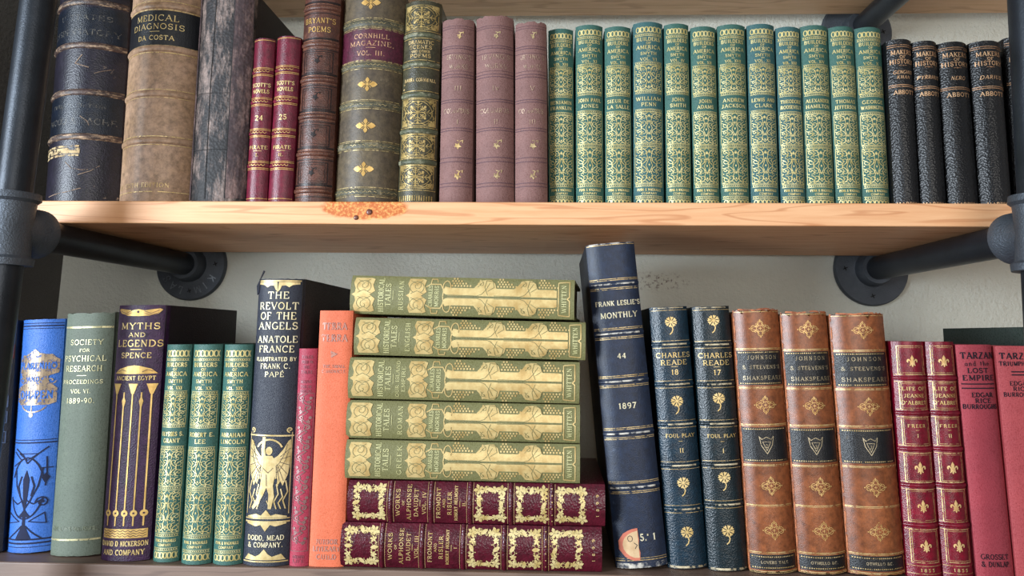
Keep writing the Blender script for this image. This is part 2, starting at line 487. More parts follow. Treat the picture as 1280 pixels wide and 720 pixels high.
# ------------------------------------------------------------------ ornament designs
def filigree(D, hw, v0, v1, lw=.62):
    """interlaced scrolls in a panel, mirrored about the centre line"""
    h = v1-v0
    D.frame(-hw, hw, v0, v1, .5)
    for sgn in (-1, 1):
        rows = 4
        rh = h/rows
        for r in range(rows):
            cy = v0+rh*(r+.5)
            d = 1 if r % 2 == 0 else -1
            D.stroke(spiral(sgn*hw*.74, cy, rh*.44, 1.25, PI/2*d, sgn*d), lw)
            D.stroke(spiral(sgn*hw*.4, cy+rh*.12*d, rh*.36, 1.1, -PI/2*d, -sgn*d), lw)
            D.stroke([(sgn*hw*.95, cy-rh*.3), (sgn*hw*.6, cy+rh*.05), (sgn*hw*.52, cy+rh*.5)], lw)
            D.stroke([(sgn*hw*.6, cy-rh*.5*d), (sgn*hw*.3, cy-rh*.2*d), (sgn*hw*.16, cy+rh*.3*d)], lw)
            D.disc(sgn*hw*.57, cy-rh*.35*d, .75, n=6); D.disc(sgn*hw*.9, cy+rh*.42, .75, n=6); D.disc(sgn*hw*.2, cy, .7, n=6)
        D.stroke([(0, v0+h*.08), (sgn*hw*.2, v0+h*.2), (sgn*hw*.08, v0+h*.36), (sgn*hw*.24, v0+h*.52), (sgn*hw*.08, v0+h*.66), (sgn*hw*.26, v0+h*.82), (0, v0+h*.94)], lw*1.1)
        D.stroke(arc(sgn*hw*.5, v0, hw*.4, h*.07, 0, 180, 5), lw); D.stroke(arc(sgn*hw*.5, v1, hw*.4, -h*.07, 0, 180, 5), lw)
    for t in (.14, .3, .5, .7, .86): D.disc(0, v0+h*t, .9, 1.4, 8)
def lattice(D, hw, v0, v1, n=6, lw=.9):
    vm = (v0+v1)/2; st = 2*hw/n; r = st*.5
    for i in range(n):
        cx = -hw+st*(i+.5)
        D.stroke(arc(cx, vm, r*.72, (v1-v0)/2, 0, 360, 8), lw)
        D.stroke([(cx+st*.5-r*.35, v0), (cx+st*.5+r*.35, v1)], lw*.8); D.stroke([(cx+st*.5+r*.35, v0), (cx+st*.5-r*.35, v1)], lw*.8)
def dotrule(D, hw, v, gap=1.7):
    D.stroke([(-hw, v-gap), (hw, v-gap)], .55); D.stroke([(-hw, v+gap), (hw, v+gap)], .55)
    n = int(hw*2/2.2)
    for i in range(n): 
        cx = -hw+(i+.5)*2*hw/n; D.stroke([(cx-.55, v), (cx+.55, v)], 1.1)
def quatrefoil(D, cx, cv, r):
    for k in range(4):
        a = k*PI/2; L = r if k % 2 == 0 else r*.72
        c, s_ = math.cos(a), math.sin(a)
        def R(x, y): return (cx+x*c-y*s_, cv+x*s_+y*c)
        D.poly([R(L*.12, 0), R(L*.3, L*.12), R(L*.55, L*.3), R(L*.8, L*.2), R(L, 0), R(L*.8, -L*.2), R(L*.55, -L*.3), R(L*.3, -L*.12)])
    for k in range(4):
        a = PI/4+k*PI/2
        D.stroke([(cx+r*.12*math.cos(a), cv+r*.12*math.sin(a)), (cx+r*.44*math.cos(a), cv+r*.4*math.sin(a))], .6)
        D.disc(cx+r*.47*math.cos(a), cv+r*.42*math.sin(a), .7, n=6)
    D.disc(cx, cv, r*.13)
def snowflake(D, hw, v0, v1):
    vm = (v0+v1)/2; h = (v1-v0)/2
    D.frame(-hw, hw, v0, v1, .8)
    for k in range(8):
        a = k*PI/4; L = .78 if k % 2 == 0 else .6
        ex, ey = hw*L*math.cos(a), h*L*math.sin(a)
        D.stroke([(0, vm), (ex, vm+ey)], 1.0)
        D.disc(ex, vm+ey, 1.7, n=7)
        for q in (.45, .7):
            for sg in (-.32, .32):
                D.stroke([(ex*q, vm+ey*q), (hw*L*(q+.2)*math.cos(a+sg), vm+h*L*(q+.2)*math.sin(a+sg))], .9)
    D.disc(0, vm, 2.2)
    D.stroke(arc(0, vm, hw*.82, h*.86, 0, 360, 20), .7)
    for sx in (-1, 1):
        for sy in (-1, 1):
            cx, cy = sx*hw*.74, vm+sy*h*.74
            D.stroke(spiral(cx, cy, h*.24, 1.2, PI*.25, sx*sy), 1.1)
            D.poly([(sx*hw*.98, vm+sy*h*.98), (sx*hw*.6, vm+sy*h*.95), (sx*hw*.75, vm+sy*h*.7), (sx*hw*.95, vm+sy*h*.5)])
            D.stroke([(cx, cy), (sx*hw*.45, vm+sy*h*.9), (sx*hw*.2, vm+sy*h*.8)], 1.0)
            D.stroke([(cx, cy), (sx*hw*.92, vm+sy*h*.35), (sx*hw*.8, vm+sy*h*.1)], 1.0)
def ivy(D, cx, cv, r):
    D.poly([(cx, cv+r), (cx-r*.35, cv+r*.45), (cx-r*.9, cv+r*.4), (cx-r*.6, cv-r*.05), (cx-r*.75, cv-r*.5), (cx-r*.1, cv-r*.3), (cx+r*.35, cv-r*.55), (cx+r*.4, cv), (cx+r*.9, cv+r*.35), (cx+r*.35, cv+r*.5)])
    D.stroke([(cx, cv-r*.3), (cx+r*.5, cv-r), (cx+r*1.2, cv-r*1.3)], 1)
    D.stroke([(cx+r*.5, cv-r), (cx-r*.2, cv-r*1.2)], .9); D.stroke([(cx+r*1.2, cv-r*1.3), (cx+r*1.1, cv-r*.7)], .9)
def daisy(D, cx, cv, r):
    for k in range(8):
        a = -PI/2+k*PI/4+.2
        c, s_ = math.cos(a), math.sin(a)
        D.poly([(cx+c*r*t-s_*q*r, cv+s_*r*t*.88+c*q*r) for t, q in ((.15, .03), (.5, .11), (.8, .25), (1.0, .2), (.88, 0), (1.0, -.2), (.8, -.25), (.5, -.11), (.15, -.03))])
    D.disc(cx, cv, r*.22)
    D.stroke([(cx+r*.1, cv+r*.7), (cx+r*.22, cv+r*1.2), (cx+r*.05, cv+r*1.7), (cx-r*.3, cv+r*2)], 1.3)
def diamond_scroll(D, cx, cv, rx, ry, lw=.8):
    for k in range(4):
        a = k*PI/2; R = rx if k % 2 == 0 else ry
        ex, ey = cx+math.cos(a)*R*.62, cv+math.sin(a)*R*.62
        D.stroke(arc(ex, ey, R*.3 if k % 2 else R*.26, R*.3 if k % 2 else R*.3, 0, 360, 9), lw)
        D.disc(cx+math.cos(a)*R, cv+math.sin(a)*R, .9, n=6)
        b = a+PI/4
        qx, qy = cx+math.cos(b)*rx*.45, cv+math.sin(b)*ry*.45
        D.stroke(spiral(qx, qy, ry*.26, 1.2, b, 1), lw)
        D.stroke([(qx, qy), (cx+math.cos(a)*rx*.85, cv+math.sin(a)*ry*.85)], lw)
        D.stroke([(qx, qy), (cx+math.cos(a+PI/2)*rx*.85, cv+math.sin(a+PI/2)*ry*.85)], lw)
    D.stroke([(cx-2, cv), (cx+2, cv)], lw); D.stroke([(cx, cv-2), (cx, cv+2)], lw)
def fleur(D, cx, cv, r):
    P = lambda x, y: (cx+x*r, cv+y*r)
    D.poly([P(0, -1.05), P(.28, -.5), P(.2, 0), P(.08, .25), P(-.08, .25), P(-.2, 0), P(-.28, -.5)])
    for s in (-1, 1):
        D.poly([P(s*.1, .2), P(s*.28, -.1), P(s*.5, -.4), P(s*.8, -.32), P(s*.9, 0), P(s*.75, .25), P(s*.62, .12), P(s*.68, -.08), P(s*.5, -.12), P(s*.3, .25)])
        D.poly([P(s*.08, .4), P(s*.3, .42), P(s*.5, .62), P(s*.42, .78), P(s*.2, .6)])
    D.rect(cx-r*.42, cx+r*.42, cv+r*.24, cv+r*.4)
    D.poly([P(-.12, .4), P(.12, .4), P(.16, .75), P(0, 1.0), P(-.16, .75)])
def vine_leaf(D, cx, cy, r, rot=0):
    """five lobed leaf with open notches"""
    for k in range(5):
        a = rot+2*PI*k/5
        L = r*(1.0 if k % 2 == 0 else .85)
        c, s_ = math.cos(a), math.sin(a)
        D.poly([(cx+x*L*c-y*L*s_, cy+x*L*s_+y*L*c) for x, y in ((.06, 0), (.3, .2), (.62, .3), (.82, .16), (1, 0), (.82, -.16), (.62, -.3), (.3, -.2))])
def vine_frame(D, hw, v0, v1, t, seed):
    """ring of gilt vine leaves around an empty centre"""
    rn = random.Random(seed)
    a0 = -hw+t*.5; a1 = hw-t*.5; b0 = v0+t*.5; b1 = v1-t*.5
    nx, nz = 4, 4
    path = [(a0+(a1-a0)*i/nx, b0) for i in range(nx)]+[(a1, b0+(b1-b0)*i/nz) for i in range(nz)]+[(a1-(a1-a0)*i/nx, b1) for i in range(nx)]+[(a0, b1-(b1-b0)*i/nz) for i in range(nz)]
    n = len(path)
    for k, (x, y) in enumerate(path):
        corner = k in (0, nx, nx+nz, 2*nx+nz)
        jx, jy = (rn.random()-.5)*2, (rn.random()-.5)*2
        if corner: vine_leaf(D, x, y, t*.55, rn.random()*6)
        elif k % 2: vine_leaf(D, x+jx, y+jy, t*.36, rn.random()*6)
        else:
            a = rn.random()*PI; ca, sa = math.cos(a), math.sin(a)
            D.poly([(x+jx+t*.4*ca*c-t*.2*sa*s_, y+jy+t*.4*sa*c+t*.2*ca*s_) for c, s_ in ((1, 0), (.6, .7), (0, 1), (-.6, .8), (-1, 0), (-.6, -.8), (0, -1), (.6, -.7))])
        q = path[(k+1) % n]
        mx, my = (x+q[0])/2, (y+q[1])/2; dx, dy = q[0]-x, q[1]-y
        s_ = 1 if k % 2 else -1
        D.stroke([(x, y), (mx-dy*.3*s_, my+dx*.3*s_), q], .55)
        D.stroke([(x, y), (mx+dy*.32*s_, my-dx*.32*s_), q], .5)
        D.disc(mx-dy*.46*s_, my+dx*.46*s_, .75, n=6)
        D.stroke(spiral(mx+dy*.34*s_, my-dx*.34*s_, t*.16, 1, k, s_), .5)
# ------------------------------------------------------------------ the setting
def wood(name, c1, c2, c3, rough=.5, knot=None):
    m, nt, b = newmat(name)
    n1 = noise(nt, 9, 3, .45, (.28, 2.0, 4.5)); n2 = noise(nt, 90, 4, .6, (.18, 1.5, 3))
    rings = nd(nt, 'ShaderNodeMath', operation='MULTIPLY'); rings.inputs[1].default_value = 60
    nt.links.new(n1.outputs[0], rings.inputs[0])
    sn = nd(nt, 'ShaderNodeMath', operation='SINE'); nt.links.new(rings.outputs[0], sn.inputs[0])
    lines = ramp(nt, sn.outputs[0], .8, 1.0)
    base = mix(nt, ramp(nt, n2.outputs[0], .35, .7), hexc(c1), hexc(c2))
    lf = nd(nt, 'ShaderNodeMath', operation='MULTIPLY'); lf.inputs[1].default_value = .55
    nt.links.new(lines, lf.inputs[0])
    col = mix(nt, lf.outputs[0], base, hexc(c3))
    tc = nd(nt, 'ShaderNodeTexCoord')
    if knot:
        kx, kz, rx, rz = knot
        # sap-stained patch with a crusty surface on the shelf's front edge
        mp = nd(nt, 'ShaderNodeMapping'); mp.vector_type = 'TEXTURE'
        mp.inputs['Location'].default_value = (kx, 0, kz); mp.inputs['Scale'].default_value = (rx, 100, rz)
        wob = noise(nt, 120, 3, .5)
        vm = nd(nt, 'ShaderNodeVectorMath', operation='MULTIPLY_ADD')
        nt.links.new(wob.outputs[1], vm.inputs[0]); vm.inputs[1].default_value = (.012, 0, .007)
        nt.links.new(tc.outputs['Object'], vm.inputs[2])
        sb = nd(nt, 'ShaderNodeVectorMath', operation='SUBTRACT'); nt.links.new(vm.outputs[0], sb.inputs[0]); sb.inputs[1].default_value = (.006, 0, .0035)
        nt.links.new(sb.outputs[0], mp.inputs[0])
        ln = nd(nt, 'ShaderNodeVectorMath', operation='LENGTH'); nt.links.new(mp.outputs[0], ln.inputs[0])
        mask = ramp(nt, ln.outputs['Value'], .85, 1.0, (1, 1, 1), (0, 0, 0))
        edge = ramp(nt, ln.outputs['Value'], .93, 1.0, (0, 0, 0), (1, 1, 1))
        cr = noise(nt, 420, 4, .7)
        kc = mix(nt, ramp(nt, cr.outputs[0], .46, .66), hexc('BE6226'), hexc('E8AE62'))
        col = mix(nt, mask, col, kc)
    nt.links.new(col, b.inputs['Base Color']); b.inputs['Roughness'].default_value = rough
    bump(nt, b, n2.outputs[0], .15, .0008)
    return m
def plaster(name, c, c2, s=1, scuff=None):
    m, nt, b = newmat(name)
    n = noise(nt, 5, 4, .6); g = noise(nt, 260*s, 5, .65); g2 = noise(nt, 90*s, 3, .6)
    nt.links.new(mix(nt, ramp(nt, n.outputs[0], .35, .7), hexc(c), hexc(c2)), b.inputs['Base Color'])
    b.inputs['Roughness'].default_value = .75
    if scuff:
        tc = nd(nt, 'ShaderNodeTexCoord'); mp = nd(nt, 'ShaderNodeMapping'); mp.vector_type = 'TEXTURE'
        mp.inputs['Location'].default_value = scuff[:3]; mp.inputs['Scale'].default_value = scuff[3:]
        nt.links.new(tc.outputs['Object'], mp.inputs[0])
        ln = nd(nt, 'ShaderNodeVectorMath', operation='LENGTH'); nt.links.new(mp.outputs[0], ln.inputs[0])
        k = nd(nt, 'ShaderNodeMath', operation='MULTIPLY')
        nt.links.new(ramp(nt, ln.outputs['Value'], .3, 1.0, (1, 1, 1), (0, 0, 0)), k.inputs[0])
        nt.links.new(ramp(nt, noise(nt, 220, 5, .75).outputs[0], .52, .62), k.inputs[1])
        old = b.inputs['Base Color'].links[0].from_socket
        nt.links.new(mix(nt, k.outputs[0], old, hexc('6E5E52')), b.inputs['Base Color'])
    a = nd(nt, 'ShaderNodeMath', operation='ADD'); nt.links.new(g.outputs[0], a.inputs[0]); nt.links.new(g2.outputs[0], a.inputs[1])
    bump(nt, b, a.outputs[0], .8, .003)
    return m
WALL = plaster('painted_plaster', 'E4E7DC', 'DADDD2', scuff=(onY(822, 352, 0).x, 0, onY(822, 352, 0).z, .045, 1, .014))
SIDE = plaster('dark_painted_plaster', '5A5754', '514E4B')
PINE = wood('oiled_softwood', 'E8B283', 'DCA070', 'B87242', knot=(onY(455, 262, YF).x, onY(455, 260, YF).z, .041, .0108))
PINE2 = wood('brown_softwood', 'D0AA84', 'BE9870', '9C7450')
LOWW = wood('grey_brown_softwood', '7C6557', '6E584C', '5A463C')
def box(name, x0, x1, y0, y1, z0, z1, mat, bev=0):
    vs = [(x, y, z) for x in (x0, x1) for y in (y0, y1) for z in (z0, z1)]
    fs = [(0, 1, 3, 2), (4, 6, 7, 5), (0, 4, 5, 1), (2, 3, 7, 6), (0, 2, 6, 4), (1, 5, 7, 3)]
    o = mesh_obj(name, vs, fs, mat)
    if bev:
        md = o.modifiers.new('b', 'BEVEL'); md.width = bev; md.segments = 3
    return o
XC = onY(76, 350, 0).x
w = box('wall_back', XC-.1, 1.6, 0, .1, -1.1, 1.2, WALL); w['kind'] = 'structure'
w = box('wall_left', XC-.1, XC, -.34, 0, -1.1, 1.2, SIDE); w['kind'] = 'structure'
# supports' positions
XL = onY(11, 288, -.31).x
XR = onY(1300, 298, -.31).x
zub = onY(650, 281, YF).z
SX0 = onY(37, 262, YF).x
def shelf(name, z0, z1, mat, label, x0, x1):
    o = box(name, x0, x1, YF, -.0255, z0, z1, mat, .0012)
    tag(o, label, 'shelf')
    return o
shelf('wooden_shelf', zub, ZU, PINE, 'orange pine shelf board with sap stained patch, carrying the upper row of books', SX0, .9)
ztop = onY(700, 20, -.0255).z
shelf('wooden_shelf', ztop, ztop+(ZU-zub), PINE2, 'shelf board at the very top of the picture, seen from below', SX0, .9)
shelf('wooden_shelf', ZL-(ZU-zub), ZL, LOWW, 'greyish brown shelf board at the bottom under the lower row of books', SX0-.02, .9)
# nail knots on the front edge of the shelf
DK = foil('dark_resin', '7A4C40', '5A3630', metal=0, rough=.3)
for (u, v, r) in ((461.5, 265, .0028), (445, 272, .0022)):
    p = onY(u, v, YF-.0002)
    vs, fs = lathe(p+Vector((0, .001, 0)), p-Vector((0, .0012, 0)), [(0, r), (.6, r*.95), (.9, r*.6), (1, r*.2)], 14)
    k = mesh_obj('wood_knot', vs, fs, DK, bpy.data.objects['wooden_shelf'], True)
    k['label'] = 'small dark knot in the sap stained patch'
# ------------------------------------------------------------------ pipe supports
def iron(name, c, rough, gr=1.0):
    m, nt, b = newmat(name)
    n = noise(nt, 30, 4, .6); g = noise(nt, 700, 3, .6)
    nt.links.new(mix(nt, ramp(nt, n.outputs[0], .35, .7), hexc(c), tuple(x*.6 for x in hexc(c))), b.inputs['Base Color'])
    b.inputs['Metallic'].default_value = .55; b.inputs['Roughness'].default_value = rough
    bump(nt, b, g.outputs[0], .5*gr, .0012)
    return m
PIPE = iron('black_iron_pipe', '30353C', .38, .35)
CAST = iron('cast_iron', '596069', .48, 1.2)
SCREW = iron('screw_steel', '17181A', .4)
RP = .01335
class Flat:   # flat face used by the embossed lettering
    def __init__(s, root, c): s.root = root; s.c = c; s.strip = 1; s.goff = .0006; s.wpx = 1
    def loc(s, a, v): return (a, v)
    def map(s, x, z, off): return (s.c.x+x, s.c.y-off, s.c.z+z)
def flange(root, c, letters=None):
    r = .0425
    vs, fs = lathe(c, c+Vector((0, -.024, 0)), [(0, r), (.18, r), (.26, r-.0015), (.3, .023), (.34, .0205), (.9, .0185), (1, .0175)], 56)
    o = mesh_obj('wall_flange', vs, fs, CAST, root); autosmooth(o, 40)
    for k in range(4):
        a = -PI/2+k*PI/2 + (0.05 if letters else -.03)
        p = c+Vector((math.cos(a)*.031, -.0061, math.sin(a)*.031))
        vs, fs = [], []
        addmesh(vs, fs, *lathe(p+Vector((0, .002, 0)), p+Vector((0, -.0008, 0)), [(0, .0046), (.7, .0046), (.85, .004), (.86, .0015), (1, .001)], 18))
        for q in (0, PI/2):
            d = Vector((math.cos(q+.4), 0, math.sin(q+.4))); e = Vector((-d.z, 0, d.x))
            b0 = p+Vector((0, -.001, 0))
            v2 = [b0+d*.0028+e*.0005, b0-d*.0028+e*.0005, b0-d*.0028-e*.0005, b0+d*.0028-e*.0005]
            v2 += [x+Vector((0, -.0004, 0)) for x in v2]
            addmesh(vs, fs, v2, [(0, 1, 2, 3), (7, 6, 5, 4), (0, 4, 5, 1), (1, 5, 6, 2), (2, 6, 7, 3), (3, 7, 4, 0)])
        mesh_obj('screw', vs, fs, SCREW, o)
    if letters:
        fl = Flat(o, c+Vector((0, -.0062, 0)))
        D = Dec(fl)
        for ch, ang in letters:
            a = math.radians(ang); R0, h = .0275, .0085
            gw, st = G[ch]
            # letter tops point outward, reading clockwise
            def q(gx, gy):
                rr = R0+gy*h; off = (gx-gw/2)*h
                ux, uz = math.cos(a), math.sin(a); tx, tz = uz, -ux
                return (ux*rr+tx*off, uz*rr+tz*off)
            for t in st:
                if t[0] == 'L': pp = [q(t[1], t[2]), q(t[3], t[4])]
                else: pp = [q(t[1]+t[3]*math.cos(math.radians(t[5]+(t[6]-t[5])*i/8)), t[2]+t[4]*math.sin(math.radians(t[5]+(t[6]-t[5])*i/8))) for i in range(9)]
                D.stroke(pp, .0010)
        lo = D.build('embossed_lettering', foil('cast_lettering_edge', '8D949C', '6A7078', metal=.6, rough=.35), o)
        sd = lo.modifiers.new('s', 'SOLIDIFY'); sd.thickness = .0006
    return o
def support(label, X, lean, fl_px, letters, base):
    root = empty('pipe_shelf_support', (X, -.31, base))
    tag(root, label, 'shelf support', 'black iron pipe supports of the shelves')
    def mo(name, vs, fs, mat, par=None):
        vs = [Vector(v)-Vector((X, -.31, base)) for v in vs]
        o = mesh_obj(name, vs, fs, mat, par or root); autosmooth(o, 35); return o
    Yp = -.31
    def px_(z, zt): return X+lean*(z-zt)
    zt = zub-RP-.0004
    fx = onY(fl_px[0], fl_px[1], 0).x
    dz = ztop-zub
    hl = [zt, zt+dz]
    lo, hi = ZL-.2, ztop+.35
    P = lambda z, y=Yp: Vector((px_(z, zt), y, z))
    vs, fs = lathe(P(lo), P(hi), [(0, RP), (1, RP)], 40)
    mo('upright_pipe', vs, fs, PIPE)
    for z in hl:
        c = P(z); up = (P(z+.1)-P(z-.1)).normalized()
        a, b = c-up*.029, c+up*.029
        vs, fs = lathe(a, b, [(0, .0168), (.0, .0195), (.09, .0200), (.13, .0172), (.3, .0165), (.7, .0165), (.87, .0172), (.91, .0200), (1, .0195), (1, .0168)], 40)
        t = mo('tee_fitting', vs, fs, CAST)
        f_ = Vector((fx + (z-zt)*0, 0, z)) if z == zt else Vector((fx, 0, z))
        dr = (f_-c).normalized()
        vs, fs = lathe(c, c+dr*.034, [(0, .016), (.55, .0168), (.7, .0205), (.95, .0208), (1, .0185)], 36)
        o = mo('tee_socket', vs, fs, CAST, t)
        vs, fs = lathe(c+dr*.02, f_-dr*.003, [(0, RP), (1, RP)], 36)
        mo('horizontal_pipe', vs, fs, PIPE)
        q = f_
        fo = flange(root, Vector((q.x, -.0005, q.z)), letters if z == zt else None)
        fo.location = -Vector((X, -.31, base))
    return root
pl0, pl1 = onY(43, 0, -.31), onY(2, 310, -.31)
pr0, pr1 = onY(1289, 0, -.31), onY(1305, 290, -.31)
LT = [('K', 330), ('I', 309), ('M', 291), ('L', 252), ('A', 233), ('S', 212)]
support('black iron pipe support at the left, its wall flange cast with raised letters', XL, (pl0.x-pl1.x)/(pl0.z-pl1.z), (241.5, 331), LT, ZL-.2)
support('black iron pipe support at the right edge, with a plain flange', XR, (pr0.x-pr1.x)/(pr0.z-pr1.z), (1087, 337.5), None, ZL-.2)
# ================================================================== UPPER ROW
UG = None
# dark navy worn leather
navy = leather('worn_navy_leather', '241F2E', '171420', rough=.4, wear='B09A84', wp=(.66, .71), ws=45, grain=700, spec=.5)
b = Book('antique_book', 'large worn navy leather book behind the left pipe, first in the upper row', None, 36, 132.5, 57, 149, -22, 249, navy, 'U', setback=.016, sag=.25, depth=.17, th=.004)
lab = leather('dark_blue_label', '101B2C', '0C1420', rough=.35, grain=1200)
b.label(12, 56, lab); b.label(124, 171, lab)
wb = leather('rubbed_band_leather', '5A4238', '2A2226', rough=.5, wear='C8A888', wp=(.5, .62), ws=160, wstretch=(.4, 1, 3))
for v in (5, 61, 120, 175): b.band(v, 8, .0017, wb)
D = b.dec(); D.text('U STATES', 3, 25, 7, 62); D.text('DISPENSATORY', 0, 44, 8, 84); D.text('WOOD & BACHE', 2, 156, 8, 80); D.text('TWELFTH EDITION', 0, 137, 5, 66); D.build('gilt_lettering', foil('gilt_very_faded', '6C675F', '4A4A4C', metal=.1, worn=.45))
D = b.dec()
for v in (187, 198): D.stroke([(-46, v), (9, v)], 2.4)
D.stroke([(-46, 192.5), (9, 192.5)], 6.5)
o = D.build('paper_strip_remnant', foil('peeling_paper', 'CDB487', 'A88A62', metal=0, rough=.8, worn=.42, ws=220)); 
# scratches
D = b.dec(); D.stroke([(6, 73), (1, 80), (-2, 84), (4, 86), (14, 89)], 1.0); D.stroke([(8, 150), (16, 156), (18, 161)], .8)
D.stroke([(-6, 206), (2, 214), (14, 216), (20, 215)], .7); D.stroke([(10, 222), (22, 217), (30, 210)], .7); D.stroke([(-30, 246), (0, 242), (14, 238)], .8); D.stroke([(20, 96), (28, 92), (37, 88)], .6)
D.build('scuff', foil('scuffed_hide', '9A826C', '7A6250', metal=0, rough=.8, worn=.25))
# Medical: tan calf
calf = leather('tan_calf', 'B8957A', 'A2805F', rough=.42, wear='80644E', wp=(.6, .85), ws=35, grain=1500, gs=.25)
b = Book('antique_book', 'thick tan calf book with black title label, between two dark books', None, 133, 227, 150.5, 243, -16, 250, calf, 'U', setback=.012, sag=.24, depth=.17, th=.004)
b.label(15.5, 60, leather('black_label', '15161C', '0E0F13', rough=.4, grain=1200, wear='7B6A58', wp=(.68, .74)), label='black title label')
for v in (9, 64, 121, 179): b.band(v, 8, .0014)
D = b.dec()
for v, w_ in ((14.5, 1.3), (60.5, 1.0), (69.5, 1.2), (116, .8), (126, .6), (174, 1.0), (184.5, .8), (241.5, 1.0), (3.5, .8)): D.hline(v, w_)
D.build('gilt_border', GOLDW)
D = b.dec(); D.text('MEDICAL', 0, 25, 8.5, 53, .13); D.text('DIAGNOSIS', 0, 36, 8, 64, .13); D.hline(42.7, .6, -6, 6); D.text('DA COSTA', 0, 50.5, 6.5, 45, .16); D.build('gilt_lettering', GOLD)
D = b.dec(); D.text('SEVENTH EDITION', -8, 233.5, 6, 68, .13); D.build('gilt_lettering', GOLDW)
# worn black-brown
blk = leather('crumbling_black_leather', '151213', '231C1D', rough=.62, wear='9A847A', wp=(.49, .64), ws=60, grain=400, gs=.9, wstretch=(1.6, 1, .45))
blks = leather('dark_brown_board', '241B1C', '1A1415', rough=.6)
b = Book('antique_book', 'tall crumbling black and brown leather book without a title, beside small red volumes', None, 229, 304.5, 248, 315, -14, 250, blk, 'U', setback=.012, sag=.14, p=3, depth=.17, th=.004, ragged=.002, side=blks)
rb = leather('rubbed_brown_hide', '4A3537', '33282A', rough=.7, wear='8B6F68', wp=(.48, .64), ws=60, grain=300, gs=1, wstretch=(1.5, 1, .4))
for a0, a1 in ((-36.5, -32), (14, 34)):
    D = b.dec(); D.rect(a0, a1, -12, 249, .0006)
    for zz in range(0): pass
    D.build('rubbed_leather_strip', rb)
D = b.dec(); D.hline(190, .8); D.hline(120, .5); D.stroke([(-10, -10), (-12, 120), (-11, 249)], .9); D.stroke([(14, -10), (13, 249)], 1.0); D.build('crack', foil('crack_dark', '060506', '0A0808', metal=0, rough=.8))
# Scott's novels
crim = leather('crimson_leather', '7E1F38', '611528', rough=.33, grain=1100, wear='A8545A', wp=(.68, .8))
for (num, lab_, bl, br, tl, tr, vt, rows, sub) in (
    ('24', 'slim crimson leather volume numbered 24, left of its twin', 305, 331.5, 315.5, 342.5, 48, (91, 129, 168, 208), 'I.'),
    ('25', 'slim crimson leather volume numbered 25, right of its twin', 332, 363, 344, 374.5, 45, (88, 127, 167.5, 208), 'II.')):
    b = Book('antique_book', lab_, 'crimson leather novels in the upper row', bl, br, tl, tr, vt, 250, crim, 'U', setback=.014, sag=.2, depth=.12)
    for v in rows: b.band(v, 5, .001)
    D = b.dec()
    for v in rows:
        for q in (-5, -3.3, 3.3, 5): D.hline(v+q, .65)
        D.stroke([(-9+i*1.8, v+(1 if i % 2 else -1)) for i in range(11)], .5, off=.0014)
    D.hline(vt+2.5, .8); D.hline(248.5, .7)
    D.build('gilt_border', GOLDR)
    r = rows
    D = b.dec(); D.text("SCOTT'S", 0, r[0]+17, 5.2, 22, .19); D.text('NOVELS', 0, r[0]+25, 5.2, 20, .19); D.text(num, 0, (r[1]+r[2])/2+1, 6.6, 9.5, .2)
    D.text('PIRATE', 0, r[2]+18, 4.8, 22, .19); D.hline(r[2]+22.5, .5, -5, 5); D.text(sub, 0, r[2]+27.5, 4.2, None, .19)
    D.build('gilt_lettering', GOLD)
# Bryant
brn = leather('speckled_brown_leather', '683C2C', '43241D', rough=.42, wear='A06A50', wp=(.6, .74), ws=120, grain=700)
b = Book('antique_book', 'dark brown leather book with raised bands and black leaf stamps, beside crimson volumes', None, 363.5, 411.5, 377.5, 424.5, -10, 250, brn, 'U', setback=.014, sag=.2, depth=.14, th=.003)
rows = (10, 57, 102, 148, 194, 239)
for v in rows: b.band(v, 6, .0014)
D = b.dec(); E = b.dec()
for v in rows:
    for q in (-4.6, 4.6): D.hline(v+q, .5)
    n = 22
    for i in range(n): D.stroke([(-20+i*40/n, v-.9), (-19.2+i*40/n, v+.9)], .5, off=.0017)
    for q in (-7.5, 7.5, -6.2): E.hline(v+q, 1.0)
for v0, v1, vc in ((64, 94, 78), (110, 140, 124), (156, 186, 170), (202, 231, 217)):
    E.frame(-18, 18, v0+3, v1-1, .9); E.frame(-15, 15, v0+5.5, v1-3.5, .5)
    ivy(E, 0, vc, 4.6)
D.build('gilt_border', foil('copper_gilt', 'A8765A', '7E5442', worn=.2)); E.build('blind_stamped_pattern', foil('blackened_stamp', '1A0D0D', '120808', metal=0))
D = b.dec(); D.text("BRYANT'S", 0, 27, 7.5, 38, .15); D.text('POEMS', 0, 38.5, 7.5, 28, .15); D.build('gilt_lettering', GOLDR)
# Cornhill
olv = leather('olive_brown_leather', '66573E', '4C4034', rough=.48, wear='8E7E64', wp=(.6, .78), ws=50, grain=900, gs=.3)
b = Book('antique_book', 'wide olive brown book with wine red label and gold quatrefoils', None, 412.3, 493.3, 424.5, 504.5, -14, 250, olv, 'U', setback=.012, sag=.22, depth=.15, th=.003)
b.label(37, 79, leather('wine_label', '5A1832', '471226', rough=.4, grain=1500, wear='7E4A56', wp=(.64, .72)), label='wine red title label')
D = b.dec()
for v0, v1 in ((24, 36), (79, 89), (128, 139), (178.5, 190), (235, 246)):
    b.band((v0+v1)/2, v1-v0-3, .0009, leather('grey_green_band', '5F5C48', '474536', rough=.5, wear='9A8F74', wp=(.55, .65)))
    D.hline(v0, .9); D.hline(v1, .9)
    D.stroke([(-38+i*2.6, (v0+v1)/2+(.9 if i % 2 else -.9)) for i in range(30)], .55, off=.0012)
    D.hline(v0+2, .5); D.hline(v1-2, .5)
D.hline(38, .6); D.hline(78, .6)
D.build('gilt_border', foil('gilt_dulled', 'C2AE7C', '968355', worn=.35))
